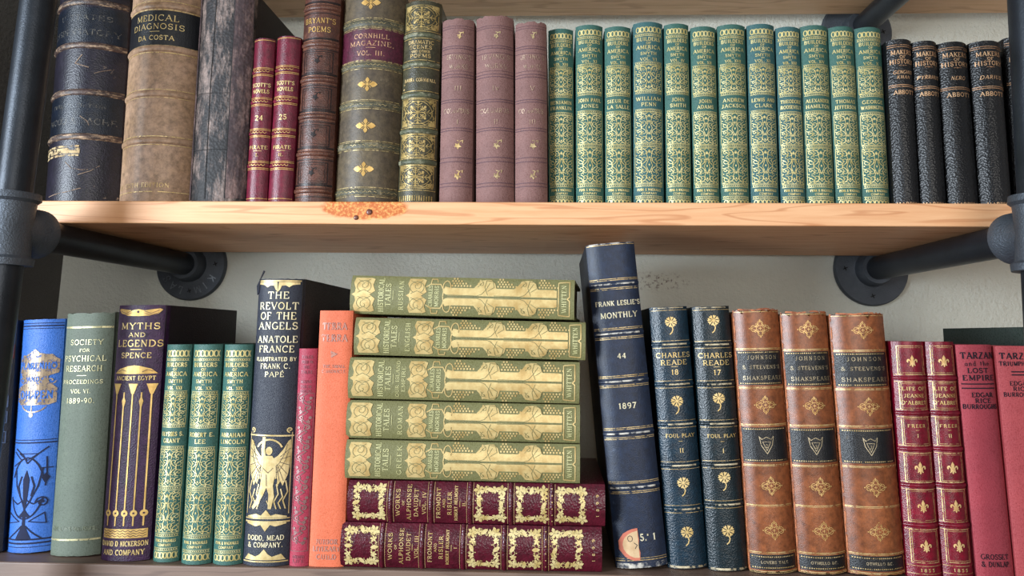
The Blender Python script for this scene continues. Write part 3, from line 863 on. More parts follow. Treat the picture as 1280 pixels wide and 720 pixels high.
stamps(b, 'gilt_quatrefoil', GOLDR, [lambda D, v=v: quatrefoil(D, 0, v, 12.5) for v in (4, 108.5, 160, 213)])
D = b.dec(); D.text('CORNHILL', 2, 47, 6.3, 44, .16); D.text('MAGAZINE,', 2, 56.3, 6.5, 55, .16); D.hline(62, .6, -4, 8); D.text('VOL. III.', 2, 69, 6.3, 34, .16); D.build('gilt_lettering', foil('gilt_rosy', 'D9AE86', 'B98A62', worn=.1))
# Dramatic Scenes
dgr = leather('dark_olive_leather', '4A4630', '36331F', rough=.42, wear='8C8868', wp=(.6, .72), ws=80, grain=900)
b = Book('antique_book', 'olive green book with dense gilt panels, left of the mauve trio', None, 493.5, 543, 505, 550.5, 0, 251, dgr, 'U', setback=.014, sag=.22, depth=.14, th=.003, ragged=.0008)
gb = leather('grey_green_band2', '5E6248', '464A34', rough=.5, wear='A09C80', wp=(.5, .62), ws=120)
for v in (45, 82, 121, 166, 204): b.band(v, 6, .0012, gb)
golv = foil('gilt_olive', 'C4AA6C', '947C48', worn=.15)
stamps(b, 'gilt_panel', golv, [lambda D, v0=v0, v1=v1: snowflake(D, 20.5, v0, v1) for v0, v1 in ((7, 38), (127, 160), (171, 198.5), (209, 236))])
D = b.dec()
for v in (40.5, 49.5, 77.5, 87, 116.5, 125.5, 162, 170, 200, 208, 238.5): D.hline(v, .8)
for i in range(15): D.stroke([(-20+i*2.8, 245), (-20+i*2.8, 251)], 1.3)
D.build('gilt_border', golv)
D = b.dec(); D.text('DRAMATIC', 0, 54.5, 5, 32, .2); D.text('SCENES', 0, 60.8, 5, 28, .2); D.text('AND OTHER', 0, 66.5, 3.4, 24, .2); D.text('POEMS', 0, 72, 5, 26, .2); D.text('BARRY CORNWALL', 0, 102.5, 4.6, 39, .2); D.disc(-20, 107, 1.2); D.disc(-20, 113, 1.2); D.build('gilt_lettering', GOLDW)
# Irving trio
mauve = cloth('mauve_cloth', '865F59', '704D49', rough=.6, sc_=1.0, gs=.6, wear='957473', wp=(.62, .85))
for k, (bl, br, tl, tr, vt, w_, num, lb) in enumerate((
    (546.5, 590, 551.8, 592, 22, 'I', 'III', 'leftmost of three faded mauve cloth volumes, slimmer than the middle one'),
    (593.5, 642.5, 593.5, 641.5, 18.5, 'II', 'IV', 'middle and widest of three faded mauve cloth volumes'),
    (643.5, 684, 642.5, 684, 26, 'III', 'V', 'rightmost of three faded mauve cloth volumes, beside the green gilt set'))):
    b = Book('antique_book', lb, 'faded mauve cloth volumes in the upper row', bl, br, tl, tr, vt, 251, mauve, 'U', setback=.016, sag=.2, depth=.13, ragged=.0016, groove=.0008)
    hw = b.wpx/2
    E = b.dec()
    for v in (59, 62, 95, 98.5, 127, 130, 162.5, 165.5, 199, 204, 230, 234): E.hline(v, .9)
    for v in (33, 36, 68, 91): E.hline(v, .5)
    E.build('blind_stamped_pattern', foil('mauve_stamp', '5E4149', '533940', metal=0, rough=.7))
    stamps(b, 'gilt_ivy_leaf', GOLDW if k == 0 else foil('gilt_half_faded', 'C9B488', 'A08A62', worn=.3), [lambda D, v=v: ivy(D, 3, v, 5 if v > 50 else 4) for v in (46, 184, 221)])
    D = b.dec(); D.text("IRVING'S", 2, 73, 6.5, hw*1.45, .16); D.text('WORKS', 2, 85, 6.5, hw*1.1, .16); D.text(num, 2, 113, 6.5, None, .18); D.text('COLUMBUS', 0, 141, 6.2, hw*1.5, .16); D.text(w_, 2, 155, 6, None, .17)
    D.build('gilt_lettering', foil('gilt_faded_mauve%d' % k, 'BDA28A', '9A8070', worn=.22+.12*(k > 0)))
# Builders of America
teal = cloth('blue_green_cloth', '2E6256', '24524A', rough=.5, gs=.5)
teal2 = cloth('deep_blue_green_cloth', '2B5F60', '225052', rough=.5, gs=.5)
def builders(lb, grp, bl, br, tl, tr, vt, vb, vol, name, shelf_, **kw):
    b = Book('antique_book', lb, grp, bl, br, tl, tr, vt, vb, kw.pop('mat', teal), shelf_, sag=.2, depth=.125, groove=.0007, **kw)
    V0, V1 = b.vt, b.vb; Hh = V1-V0
    t = lambda f: V0+f*Hh
    hw = b.wpx/2*.86
    S = b.wpx/37
    D = b.dec()
    lattice(D, hw*.95, t(.028), t(.058)); dotrule(D, hw, t(.072), 1.4)
    for f in (.2275, .3845, .4845, .6685, .9425): dotrule(D, hw, t(f), 1.6)
    dotrule(D, hw, t(.88), 1.6)
    lattice(D, hw*.95, t(.955), t(.982))
    D.build('gilt_border', GOLDG)
    stamps(b, 'gilt_scroll_panel', GOLDG, [lambda D, f0=f0, f1=f1: filigree(D, hw, t(f0), t(f1)) for f0, f1 in ((.238, .375), (.494, .658), (.68, .868))])
    D = b.dec()
    D.text('BUILDERS', 0, t(.096), .022*Hh, hw*1.75, .2); D.text('OF', 0, t(.118), .013*Hh, 6*S, .22); D.text('AMERICA', 0, t(.14), .022*Hh, hw*1.8, .2)
    D.text('SMYTH', 0, t(.174), .018*Hh, hw*1.2, .2); D.text('VOL. '+vol, 0, t(.206), .017*Hh, hw*1.25, .22); D.hline(t(.157), .6, -2.5, 2.5); D.hline(t(.19), .6, -2, 2)
    D.text(name[0], 0, t(.421), .021*Hh, min(hw*1.85, hw*.28*len(name[0])), .21); D.text(name[1], 0, t(.452), .021*Hh, min(hw*1.85, hw*.28*len(name[1])), .21)
    D.text('FUNK & WAGNALLS', 0, t(.904), .014*Hh, hw*1.7, .22); D.text('COMPANY', 0, t(.923), .013*Hh, hw*1.1, .22)
    D.build('gilt_lettering', GOLDG)
    return b
UB = [(685, 719, 685, 717, 36, 'XIII', ('BENJAMIN', 'FRANKLIN')), (719.5, 756, 719.3, 754, 31, 'XI', ('JOHN PAUL', 'JONES')), (756.6, 791.4, 755.5, 789.5, 33, 'VIII', ('SIEUR DE', 'LA SALLE')),
      (791.8, 832, 791.6, 829.5, 27.5, 'VI', ('WILLIAM', 'PENN')), (832.6, 867.3, 831, 861.5, 29.5, 'IV', ('JOHN', 'SMITH')), (868, 902, 863.2, 896, 33, 'XII', ('JOHN', 'ADAMS')),
      (902.6, 939.5, 897, 933.8, 30.5, 'XVII', ('ANDREW', 'JACKSON')), (940, 976.8, 934.8, 970, 30, 'XI', ('LEWIS AND', 'CLARK')), (977.3, 1010.4, 971, 1001.3, 33.5, 'XXII', ('THEODORE', 'ROOSEVELT')),
      (1010.8, 1047.6, 1002, 1038, 31.5, 'XIV', ('ALEXANDER', 'HAMILTON')), (1048, 1083.3, 1039, 1070.5, 33, 'XV', ('THOMAS', 'JEFFERSON')), (1083.8, 1118, 1071.6, 1107.2, 34, 'X', ('GEORGE', 'WASHINGTON'))]
ords = ['first', 'second', 'third', 'fourth', 'fifth', 'sixth', 'seventh', 'eighth', 'ninth', 'tenth', 'eleventh', 'twelfth']
for k, (bl, br, tl, tr, vt, vol, nm) in enumerate(UB):
    lb = 'green cloth gilt volume, %s from left of the twelve on the upper shelf' % ords[k]
    if k == 0: lb = 'green cloth gilt volume at left end of the upper green set, beside mauve books'
    if k == 11: lb = 'green cloth gilt volume at right end of the upper green set, beside black books'
    if k == 3: lb = 'tallest green cloth gilt volume of the upper set, fourth from its left end'
    builders(lb, 'green gilt volumes on the upper shelf', bl, br, tl, tr, vt, 252, vol, nm, 'U', setback=.03, mat=teal2 if k in (3, 7, 8) else teal)
# Makers of History
bl_l = leather('pebbled_black_leather', '0B0C11', '07080B', rough=.38, grain=620, gs=1.0, spec=.5)
for k, (bl, br, tl, tr, vt, nm, lb) in enumerate((
    (1118.5, 1152.5, 1108.7, 1141, 49, ('GENGHIS', 'KHAN'), 'black pebbled leather volume touching the green set, name in two gilt lines'),
    (1153, 1186.5, 1141.8, 1173.5, 51, ('PYRRHUS',), 'black pebbled leather volume, second of the black books from the green set'),
    (1187.3, 1229.5, 1174, 1212, 52, ('NERO',), 'black pebbled leather volume, third of the black books from the green set'),
    (1230.3, 1271.5, 1215.5, 1256.8, 51, ('DARIUS',), 'black pebbled leather volume, fourth black book, just left of the right pipe'),
    (1275, 1316, 1259.5, 1300, 45, ('CYRUS',), 'black pebbled leather volume partly hidden by the right pipe')) ):
    b = Book('antique_book', lb, 'black leather history volumes on the upper shelf', bl, br, tl, tr, vt, 252, bl_l, 'U', setback=.022 if k < 4 else .03, sag=.24, depth=.12)
    hw = b.wpx/2; S = hw/17
    D = b.dec(); o_ = vt-50
    D.hline(57.5+o_, .7); D.hline(60+o_, .7)
    D.hline(108.7+o_, .8); D.hline(111+o_, .8)
    D.stroke([(-5, 84+o_), (5, 84+o_)], .6); D.disc(0, 84+o_, .9)
    D.build('gilt_border', foil('gilt_red', 'C79A74', '9A7050', worn=.05))
    D = b.dec()
    D.text('MAKERS', 0, 67+o_, 6.3, 26*min(S, 1.15), .17); D.text('OF', 0, 73.2+o_, 4, 7.5, .2); D.text('HISTORY', 0, 79+o_, 6.3, 29*min(S, 1.15), .17)
    if len(nm) == 2: D.text(nm[0], 0, 92.5+o_, 4.8, 23, .17, slant=.25, serif=False); D.text(nm[1], 0, 99+o_, 4.8, 16, .17, slant=.25, serif=False)
    else: D.text(nm[0], 0, 97+o_, 5.2, 4.0*len(nm[0])*min(S, 1.1), .17, slant=.25, serif=False)
    D.text('ABBOTT', 1, 118+o_, 5.8, 26*min(S, 1.12), .18)
    D.text('HARPERS', 0, b.vb-4, 5, 28, .18)
    D.build('gilt_lettering', foil('gilt_copper', 'DDB48A', 'B98C66'))
# ================================================================== LOWER ROW
# dark one behind the pipe
b = Book('antique_book', 'dark navy book mostly hidden behind the left pipe, beside the blue book', None, -42, -2, -22, 19, 402, 693, leather('navy_cloth', '151A2B', '0E121E', rough=.5), depth=.13, sag=.15)
D = b.dec(); D.rect(-19, 19, 434, 452); D.build('spine_label', leather('dull_red_label', '6E1C24', '54161C')); D = b.dec()
for v in (470, 500, 520, 545): D.frame(-16, 16, v, v+14, 1.2); D.disc(8, v+7, 4); D.disc(-6, v+7, 3)
D.build('printed_pattern', foil('grey_blue_ink', '4A5A7A', '3A4A66', metal=0))
# blue cloth
blue = cloth('bright_blue_cloth', '2C6BC4', '2560B2', rough=.45, gs=.5)
b = Book('antique_book', 'bright blue cloth book with black ornament and gold cartouche, at lower left', None, 0.5, 55.5, 20.5, 76, 400, 693, blue, depth=.14, sag=.16, groove=.0012, ragged=.0005)
E = b.dec()
for v, w_ in ((405.5, .9), (409, 1.6), (412.5, .8), (555, .9), (558.5, 1.6), (677, 1.8), (681.5, 2.0), (686, .8)): E.hline(v, w_)
c0 = -2
E.stroke([(-20, 566), (-8, 574), (c0, 584), (8, 574), (20, 564)], 1.6); E.stroke([(-22, 570), (-10, 580), (-22, 588)], 1.2); E.stroke([(-14, 572), (10, 572), (c0, 580), (-14, 572)], 1)
E.stroke(arc(c0, 615, 20, 38, 200, 340, 14), 1.8); E.stroke(arc(c0, 612, 21, 40, 160, 20, 14), 1.6)
E.stroke([(-18, 590), (-15, 612), (-6, 630), (c0, 640)], 1.6); E.stroke([(16, 590), (12, 612), (4, 630), (c0, 640)], 1.6)
E.poly([(c0, 592), (c0+4, 604), (c0+3, 622), (c0+1, 640), (c0+2, 660), (c0+10, 677), (c0-10, 677), (c0-2, 660), (c0-1, 640), (c0-3, 622), (c0-4, 604)])
E.poly([(c0, 640), (c0+8, 650), (c0-8, 650)])
for s_ in (-1, 1):
    E.stroke([(c0+s_*6, 600), (c0+s_*10, 612), (c0+s_*7, 624)], 2.0); E.stroke([(c0+s_*2, 660), (c0+s_*10, 668), (c0+s_*20, 676)], 1.6)
    E.stroke([(c0+s_*6, 655), (c0+s_*22, 645), (c0+s_*24, 658), (c0+s_*6, 655)], 1.2); E.stroke([(c0, 628), (c0+s_*10, 634), (c0+s_*20, 628)], 1.4)
E.stroke(spiral(17, 632, 7, 1.6, PI, 1), 1.6); E.stroke([(19, 576), (20, 600), (19, 612)], 1.6); E.stroke([(14, 590), (25, 590)], 1.3)
E.poly([(19, 596), (23, 602), (19, 610), (15, 602)])
E.build('printed_pattern', foil('dark_blue_ink', '0A1434', '0E1A3E', metal=0, rough=.85))
D = b.dec()
D.poly([(-23, 452), (-19, 447), (-14, 447), (-8, 444), (-2, 439), (4, 444), (12, 446), (18, 446), (21, 450), (25, 453), (25, 470), (15, 474), (15, 480), (24, 490), (24, 508), (17, 511), (-18, 511), (-24, 506), (-24, 489), (-13, 483), (-18, 476), (-23, 470)])
D.stroke(arc(0, 508, 16, 12, 20, 160, 10), 1.6); D.disc(-2, 523, 2.6, 3.6); D.stroke([(-2, 512), (-2, 520)], 1.2)
D.stroke(spiral(18, 480, 5, 1.2, 0), 1.3); D.stroke(spiral(-18, 481, 5, 1.2, PI), 1.3)
D.build('gilt_pattern', foil('gilt_bronze', 'A58E72', '8A7660', worn=.22))
b.goff = .0006; D = b.dec(); D.text('PLARENHO', 0, 461, 9, 45, .24); D.text('AND', -2, 478, 6.5, 15, .24); D.text('OH PEN', 1, 498, 11, 40, .22); D.build('lettering', blue)
# grey green
ggr = cloth('grey_green_cloth', '5C6656', '535C4E', rough=.6, wear='6C7564', wp=(.6, .85))
b = Book('antique_book', 'tall plain grey-green cloth book, between the blue and purple books', None, 57, 119.5, 77.5, 141, 391.5, 697, ggr, depth=.15, sag=.12, p=3, groove=.0012, ragged=.0009)
D = b.dec(); D.stroke([(-30, 411), (30, 411)], 2.4); D.stroke([(-30, 677), (30, 677)], 2.2); D.build('gilt_border', foil('gilt_grey', 'BDB488', '9C9570', worn=.1))
D = b.dec(); D.text('SOCIETY', 1, 430.5, 7.5, 41, .14); D.text('FOR', 0, 441, 4.5, 13, .16); D.text('PSYCHICAL', -1, 451.5, 8, 53, .14); D.text('RESEARCH', -1, 464.5, 8, 46, .14); D.hline(473.5, .7, -8, 4)
D.text('PROCEEDINGS', -2, 481.5, 5.5, 51, .15); D.text('VOL VI.', -2, 493.5, 5.5, 25, .15); D.text('1889-90.', -2, 505.5, 7, 36, .15); D.build('gilt_lettering', foil('gilt_cream', 'D9D3A8', 'BDB586', metal=.2))
D = b.dec(); D.text('THE JAMES PUBLISHERS', 0, 664, 6, 56, .2); D.build('faded_lettering', foil('faded_olive', '79806A', '6A7260', metal=0, worn=.4))
# purple Myths
pur = leather('plum_leathercloth', '43234A', '341A38', rough=.42, grain=850, gs=.6, spec=.4)
b = Book('antique_book', 'plum purple book with gold reed columns and title, its cover side showing', None, 119.5, 183, 144, 203.5, 382, 702.5, pur, depth=.145, sag=.13, p=2.6, groove=.001, side=leather('shaded_plum_side', '1F1418', '181014', rough=.6, grain=800))  # side boards coloured near black: shade on the cover put into the colour
D = b.dec()
def wings(cv, hw):
    D.poly([(-hw, cv-3.5), (-hw*.9, cv-5), (-hw*.3, cv-2.5), (0, cv-4), (hw*.3, cv-2.5), (hw*.9, cv-5), (hw, cv-3.5), (hw*.85, cv+1.5), (hw*.5, cv+4.5), (0, cv+5), (-hw*.5, cv+4.5), (-hw*.85, cv+1.5)])
wings(391.5, 28)
D.poly([(-27, 471), (-20, 465), (-8, 461.5), (0, 460.5), (8, 461.5), (20, 465), (27, 471), (10, 471.5), (-10, 471.5)])
for i, cx in enumerate((-22, -11, 0, 11, 22)):
    top = 484 if i % 2 == 0 else 500
    if i % 2 == 0:
        D.poly([(cx-6, 484), (cx+6, 484), (cx+4.5, 488), (cx+1.6, 497), (cx-1.6, 497), (cx-4.5, 488)])
    else:
        D.poly([(cx, 499), (cx+2.6, 506), (cx+1, 513), (cx-1, 513), (cx-2.6, 506)])
    D.stroke([(cx, 495), (cx, 660)], 1.7)
    D.disc(cx, 645, 4.2); 
D.rect(-27, 27, 664, 675)
D.build('gilt_pattern', foil('gilt_warm', 'E3BE73', 'C29A54', metal=.4))
b.goff = .0006
E = b.dec()
for cx in (-22, -11, 0, 11, 22): E.disc(cx, 645, 1.3, n=6)
for q in (666.5, 669.5, 672.5): E.stroke([(-26+i*3.2, q+(.9 if i % 2 else -.9)) for i in range(17)], .6)
for q in (-16, 16): E.stroke([(q-8, 390), (q, 393), (q+8, 389)], .6); E.stroke([(q-8, 393), (q, 395), (q+8, 392)], .5); E.stroke([(q-6, 469), (q, 466), (q+6, 468)], .6)
E.disc(0, 391, 1.6); E.build('stamped_pattern', pur)
b.goff = .00035
D = b.dec(); D.text('MYTHS', 2, 409.5, 9, 48, .17); D.text('AND', 0, 421, 6, 21, .17); D.text('LEGENDS', 2, 432, 9.5, 56, .17); D.hline(440, .9, -7, 7); D.text('SPENCE', 0, 447.5, 7.5, 38, .18)
D.text('ANCIENT EGYPT', 0, 476.8, 6, 50, .18); D.text('DAVID D NICKERSON', 0, 681.5, 6.8, 56, .18); D.text('AND COMPANY', 0, 692, 7, 50, .18); D.build('gilt_lettering', GOLD)
# three lower builders
for k, (bl, br, tl, tr, vt, vb, vol, nm, lb) in enumerate((
    (186, 221, 205.5, 237, 431, 703.5, 'XXI', ('ULYSSES S.', 'GRANT'), 'green gilt volume against the purple book, leftmost of the lower three'),
    (221.5, 260.5, 238, 275.5, 431, 706.5, 'XX', ('ROBERT E.', 'LEE'), 'middle of the three green gilt volumes on the lower shelf'),
    (261, 300.5, 277.5, 314, 431, 707, 'XIX', ('ABRAHAM', 'LINCOLN'), 'rightmost of the lower three green gilt volumes, beside the navy book'))):
    builders(lb, 'green gilt volumes on the lower shelf', bl, br, tl, tr, vt, vb, vol, nm, 'L')
# navy Revolt
nvc = cloth('navy_cloth_bright', '161D30', '111727', rough=.42, gs=.5, sc_=1.3)
b = Book('antique_book', 'tall navy blue book with gilt winged figure and gold title', None, 301.5, 359, 320.5, 379, 348, 708.5, nvc, depth=.15, sag=.14, p=2.6, groove=.001, ragged=.0006, side=cloth('black_cloth', '17161A', '121115', rough=.7))
D = b.dec(); hw = 26
D.stroke([(-27, 351.5), (27, 351.5)], 1.8)
for s_ in (-1, 1):
    D.poly([(s_*1, 353), (s_*26, 353), (s_*26, 356), (s_*18, 357), (s_*14, 360), (s_*10, 357.5), (s_*5, 358), (s_*3, 363), (0, 366)])
    # frame posts
    D.stroke([(s_*25.5, 546), (s_*25.5, 646)], .9)
    D.stroke(spiral(s_*23, 543, 3.5, 1.2, PI/2, s_), 1.4)
    # wings
    D.poly([(s_*x, y) for x, y in ((5, 579), (11, 575), (17, 567), (22, 557), (24.5, 555), (25, 570), (24.5, 586), (23, 598), (20, 606), (18, 612), (15, 606), (13.5, 610), (11, 602), (9, 604), (8, 592))])
    # flames
    for fx_, fh in ((22, 34), (17, 24), (12, 30)):
        fx2 = s_*fx_
        D.stroke([(fx2, 640), (fx2-s_*3, 640-fh*.3), (fx2+s_*1.5, 640-fh*.6), (fx2-s_*1, 640-fh)], 1.3)
D.stroke([(-27, 549.5), (27, 550.5)], 1.8)
D.stroke(arc(0, 569, 16, 14, 200, 340, 10), 2.0)
D.disc(0, 569, 4.2, 5.2, 12)
# body
D.poly([(-4, 575), (4, 575), (8, 580), (10, 592), (8, 604), (7, 612), (9, 625), (6, 640), (2, 640), (2, 622), (-1, 614), (-5, 624), (-12, 636), (-17, 641), (-19, 638), (-13, 628), (-9, 612), (-8, 600), (-7, 588), (-9, 580), (-10, 566), (-9, 552), (-5, 552), (-5.5, 566)])
D.stroke([(9, 585), (14, 590), (12, 612)], 1.6); D.stroke([(4, 612), (3, 636), (0, 630)], 1.0); D.stroke([(3, 638), (6, 630)], 1.0)
D.stroke([(-27, 651.5), (27, 651.5)], 1.2); D.stroke([(-27, 655.5), (27, 655.5)], 1.8); 
D.poly([(-24, 649), (-12, 646), (-6, 648), (0, 641), (6, 648), (12, 646), (24, 649), (24, 650.5), (-24, 650.5)])
D.poly([(-24, 658), (-12, 661), (-6, 659), (0, 667), (6, 659), (12, 661), (24, 658), (24, 656.5), (-24, 656.5)])
D.poly([(-25, 701), (-20, 694), (-10, 697), (-5, 694), (0, 688), (5, 694), (10, 697), (20, 694), (25, 701)])
D.stroke([(-27, 703), (27, 703)], 1.4)
D.build('gilt_pattern', foil('gilt_champagne', 'E0C993', 'BFA468', metal=.3))
b.goff = .0006
E = b.dec()
for s_ in (-1, 1):
    for x, y in ((24.5, 566), (24.5, 576), (24, 587), (22, 598), (18.5, 606), (14, 606), (10.5, 602)):
        E.stroke([(s_*(9+(x-9)*.3), 581+(y-581)*.3), (s_*x, y)], .55)
    E.stroke([(s_*21, 561), (s_*18, 574), (s_*13, 584), (s_*9, 588)], .55)
    E.stroke([(s_*22.5, 570), (s_*19, 582), (s_*14, 592), (s_*10, 596)], .5)
E.stroke([(-7, 590), (0, 596), (6, 590)], .5); E.stroke([(-2, 598), (-1, 612)], .6); E.build('stamped_pattern', nvc); b.goff = .00035
D = b.dec()
for t_, v, h, w_ in (('THE', 370.5, 10, 27), ('REVOLT', 384.5, 10.3, 49), ('OF THE', 397.5, 10.5, 45), ('ANGELS', 410.5, 10.3, 49), ('ANATOLE', 428, 9.5, 50), ('FRANCE', 440.5, 9.5, 44), ('FRANK C.', 462.5, 7, 37), ('PAPÉ', 473, 7, 24)):
    D.text(t_, 1, v, h, w_, .16)
D.text('ILLUSTRATED BY', 1, 453.5, 5.5, 50, .2, serif=False)
D.text('DODD, MEAD', 0, 674.5, 6.5, 44, .18); D.text('& COMPANY.', 0, 683, 6.5, 42, .18)
D.build('gilt_lettering', foil('gilt_cream_bright', 'F0E6C4', 'DDCB98', metal=.15))
x0 = -b.w/2
vs = [(x0-.0015, .001, b.H-.014), (x0+.001, -.002, b.H-.012), (x0+.0015, -.0025, b.H-.001), (x0+.0045, -.001, b.H+.0065), (x0+.0025, .002, b.H+.0075), (x0-.0005, .002, b.H-.001), (x0-.0035, .004, b.H-.006)]
o = mesh_obj('torn_cloth', vs, [(0, 1, 2, 5), (2, 3, 4, 5), (0, 5, 6)], nvc, b.root); sd = o.modifiers.new('s', 'SOLIDIFY'); sd.thickness = .0008
# thin red
tr_ = cloth('raspberry_cloth', 'A8203F', '931B36', rough=.5)
b = Book('antique_book', 'thin raspberry red book with dull grey vine ornament, left of the orange book', None, 359.5, 383.5, 371.5, 396, 436, 708.5, tr_, depth=.12, sag=.14, groove=.0008)
D = b.dec(); n_ = 0
rn = random.Random(5)
for i in range(15):
    v = 500+i*12.5; s_ = 1 if i % 2 else -1
    D.stroke(spiral(s_*4.5, v, 5.5, 1.3, PI/2*s_, s_), 1.0); D.stroke([(-s_*3, v-6), (s_*7, v), (-s_*4, v+6)], .9)
    D.disc(-s_*7, v, 2, n=7); vine_leaf(D, -s_*5, v+5, 3, rn.random()*6); D.disc(s_*3, v+5, 1.2, n=6)
D.frame(-10.5, 10.5, 494, 690, .6)
D.build('faded_pattern', foil('dull_silver_gilt', '8A6A66', '6E5050', metal=.3))
D = b.dec()
for t_, v in (('TALES', 447), ('TOLD IN', 453.5), ('THE', 460), ('TALKS', 466.5), ('MAINE', 479), ('THEIR', 485.5), ('QUEENS', 491), ('COUNTRY', 697), ('LIFE', 702)): D.text(t_, 0, v, 4.2, 14 if len(t_) > 3 else 8, .2)
D.build('faded_lettering', foil('faded_crimson_letters', '8A4450', '74343F', metal=.1))
# orange
org = cloth('orange_cloth', 'DB6A42', 'D06038', rough=.55, gs=.4, sc_=1.3)
b = Book('antique_book', 'orange cloth book standing between the thin red book and the horizontal stack', None, 384, 427.5, 397, 441.5, 388.5, 709, org, depth=.13, sag=.06, p=4, groove=.0008)
D = b.dec(); gl = foil('tarnished_grey', 'B5806E', 'A87C74', metal=.1, worn=.2)
D.text('TERRA', -1, 409, 10, 31, .22); D.text('TERRA', -1, 424.5, 10, 33, .22); D.poly([(-5, 441), (5, 445), (-4, 450)]); D.text('THE SMALL', 0, 461, 4.5, 28, .2); D.text('CHRONICLE', 0, 467.5, 4.5, 30, .2)
D.text('JUNIOR', 0, 679, 6.5, 27, .24); D.text('LITERARY', 0, 687.5, 6.5, 33, .24); D.text('GUILD', 0, 697, 6.5, 24, .24); D.build('faded_lettering', gl)
# ------------------------------------------------------------------ horizontal stack
Ys = onZ(590, 714.5, ZL).y
maroon = leather('maroon_morocco', '5E1226', '4A0E1E', rough=.28, grain=600, gs=.9, spec=.8)
z = ZL
prev = None
for (lb, uL, uR, vm, th_, vol, I_, seed, dx) in (
    ('maroon morocco volume lying flat, lowest book of the stack', 425, 752.5, 686, 58, 'VOL. III', 'I', 3, 0),
    ('maroon morocco volume lying flat, second from the bottom of the stack', 434, 756.5, 624, 53.5, 'VOL. IV', 'II.', 8, 0)):
    b = Book('antique_book', lb, 'maroon gilt volumes in the horizontal stack', uL, uR, vm, th_, None, None, maroon, lie=True, Y=Ys, sag=.15, depth=.13, z0=z, tilt=0, yaw=0)
    z = b.topz
    o_ = uL-425 if seed == 3 else uL-425
    # panel columns measured along the spine
    if seed == 3: cols = ((428, 475), (583, 628), (634.5, 679), (686, 731)); bands = (477.5, 528, 579.5, 631, 682.5); T1, T2, TD = 503, 553, 742
    else: cols = ((438.5, 485), (592, 635.5), (643, 688), (693.5, 736)); bands = (488.5, 539.5, 588.5, 639.5, 690.5); T1, T2, TD = 513, 564, 747
    for q in bands: b.band(q, 5, .0012)
    stamps(b, 'gilt_vine_frame', foil('gilt_lemon', 'E6D49A', 'C8AE6C', metal=.25), [lambda D, i=i, c=c: vine_frame(D, b.wpx/2*.9, c[0]+1, c[1]-1, 13, seed*7+i) for i, c in enumerate(cols)])
    D = b.dec()
    for q in bands:
        for i in range(6): D.disc(-b.wpx*.38+i*b.wpx*.152, q+.2, .8, n=6)
    for q in bands: D.hline(q-4, .35); D.hline(q+4, .35)
    dd = D.build('gilt_dot', GOLD)
    for vtx in dd.data.vertices: vtx.co.y -= .0010
    D = b.dec()
    D.text('WORKS', 0, T1-15, 5.5, 34, .17); D.text('OF', 0, T1-8, 3, 6, .2); D.text('ALPHONSE', 0, T1-1, 5.5, 45, .17); D.text('DAUDET', 0, T1+8, 5.5, 35, .17); D.hline(T1+13, .5, -4, 4); D.text(vol, 0, T1+18, 5, 28, .18)
    D.text('FROMONT', 0, T2-15, 5.5, 38, .17); D.text('AND', 0, T2-8, 3.2, 11, .2); D.text('RISLER', 0, T2-1, 5.5, 29, .17); D.text('ROBERT HELMONT', 0, T2+7, 4.2, 44, .2); D.hline(T2+12, .5, -4, 4); D.text(I_, 0, T2+17, 4.5, None, .19)
    D.text('1899', 0, TD, 3.6, 28, .2, gap=1.0); D.build('gilt_lettering', GOLD)
oliv = cloth('olive_green_cloth', '767446', '6A673C', rough=.5, gs=.5)
gvine = foil('gilt_vine', 'DCC488', 'C0A064', metal=.3, rough=.36)
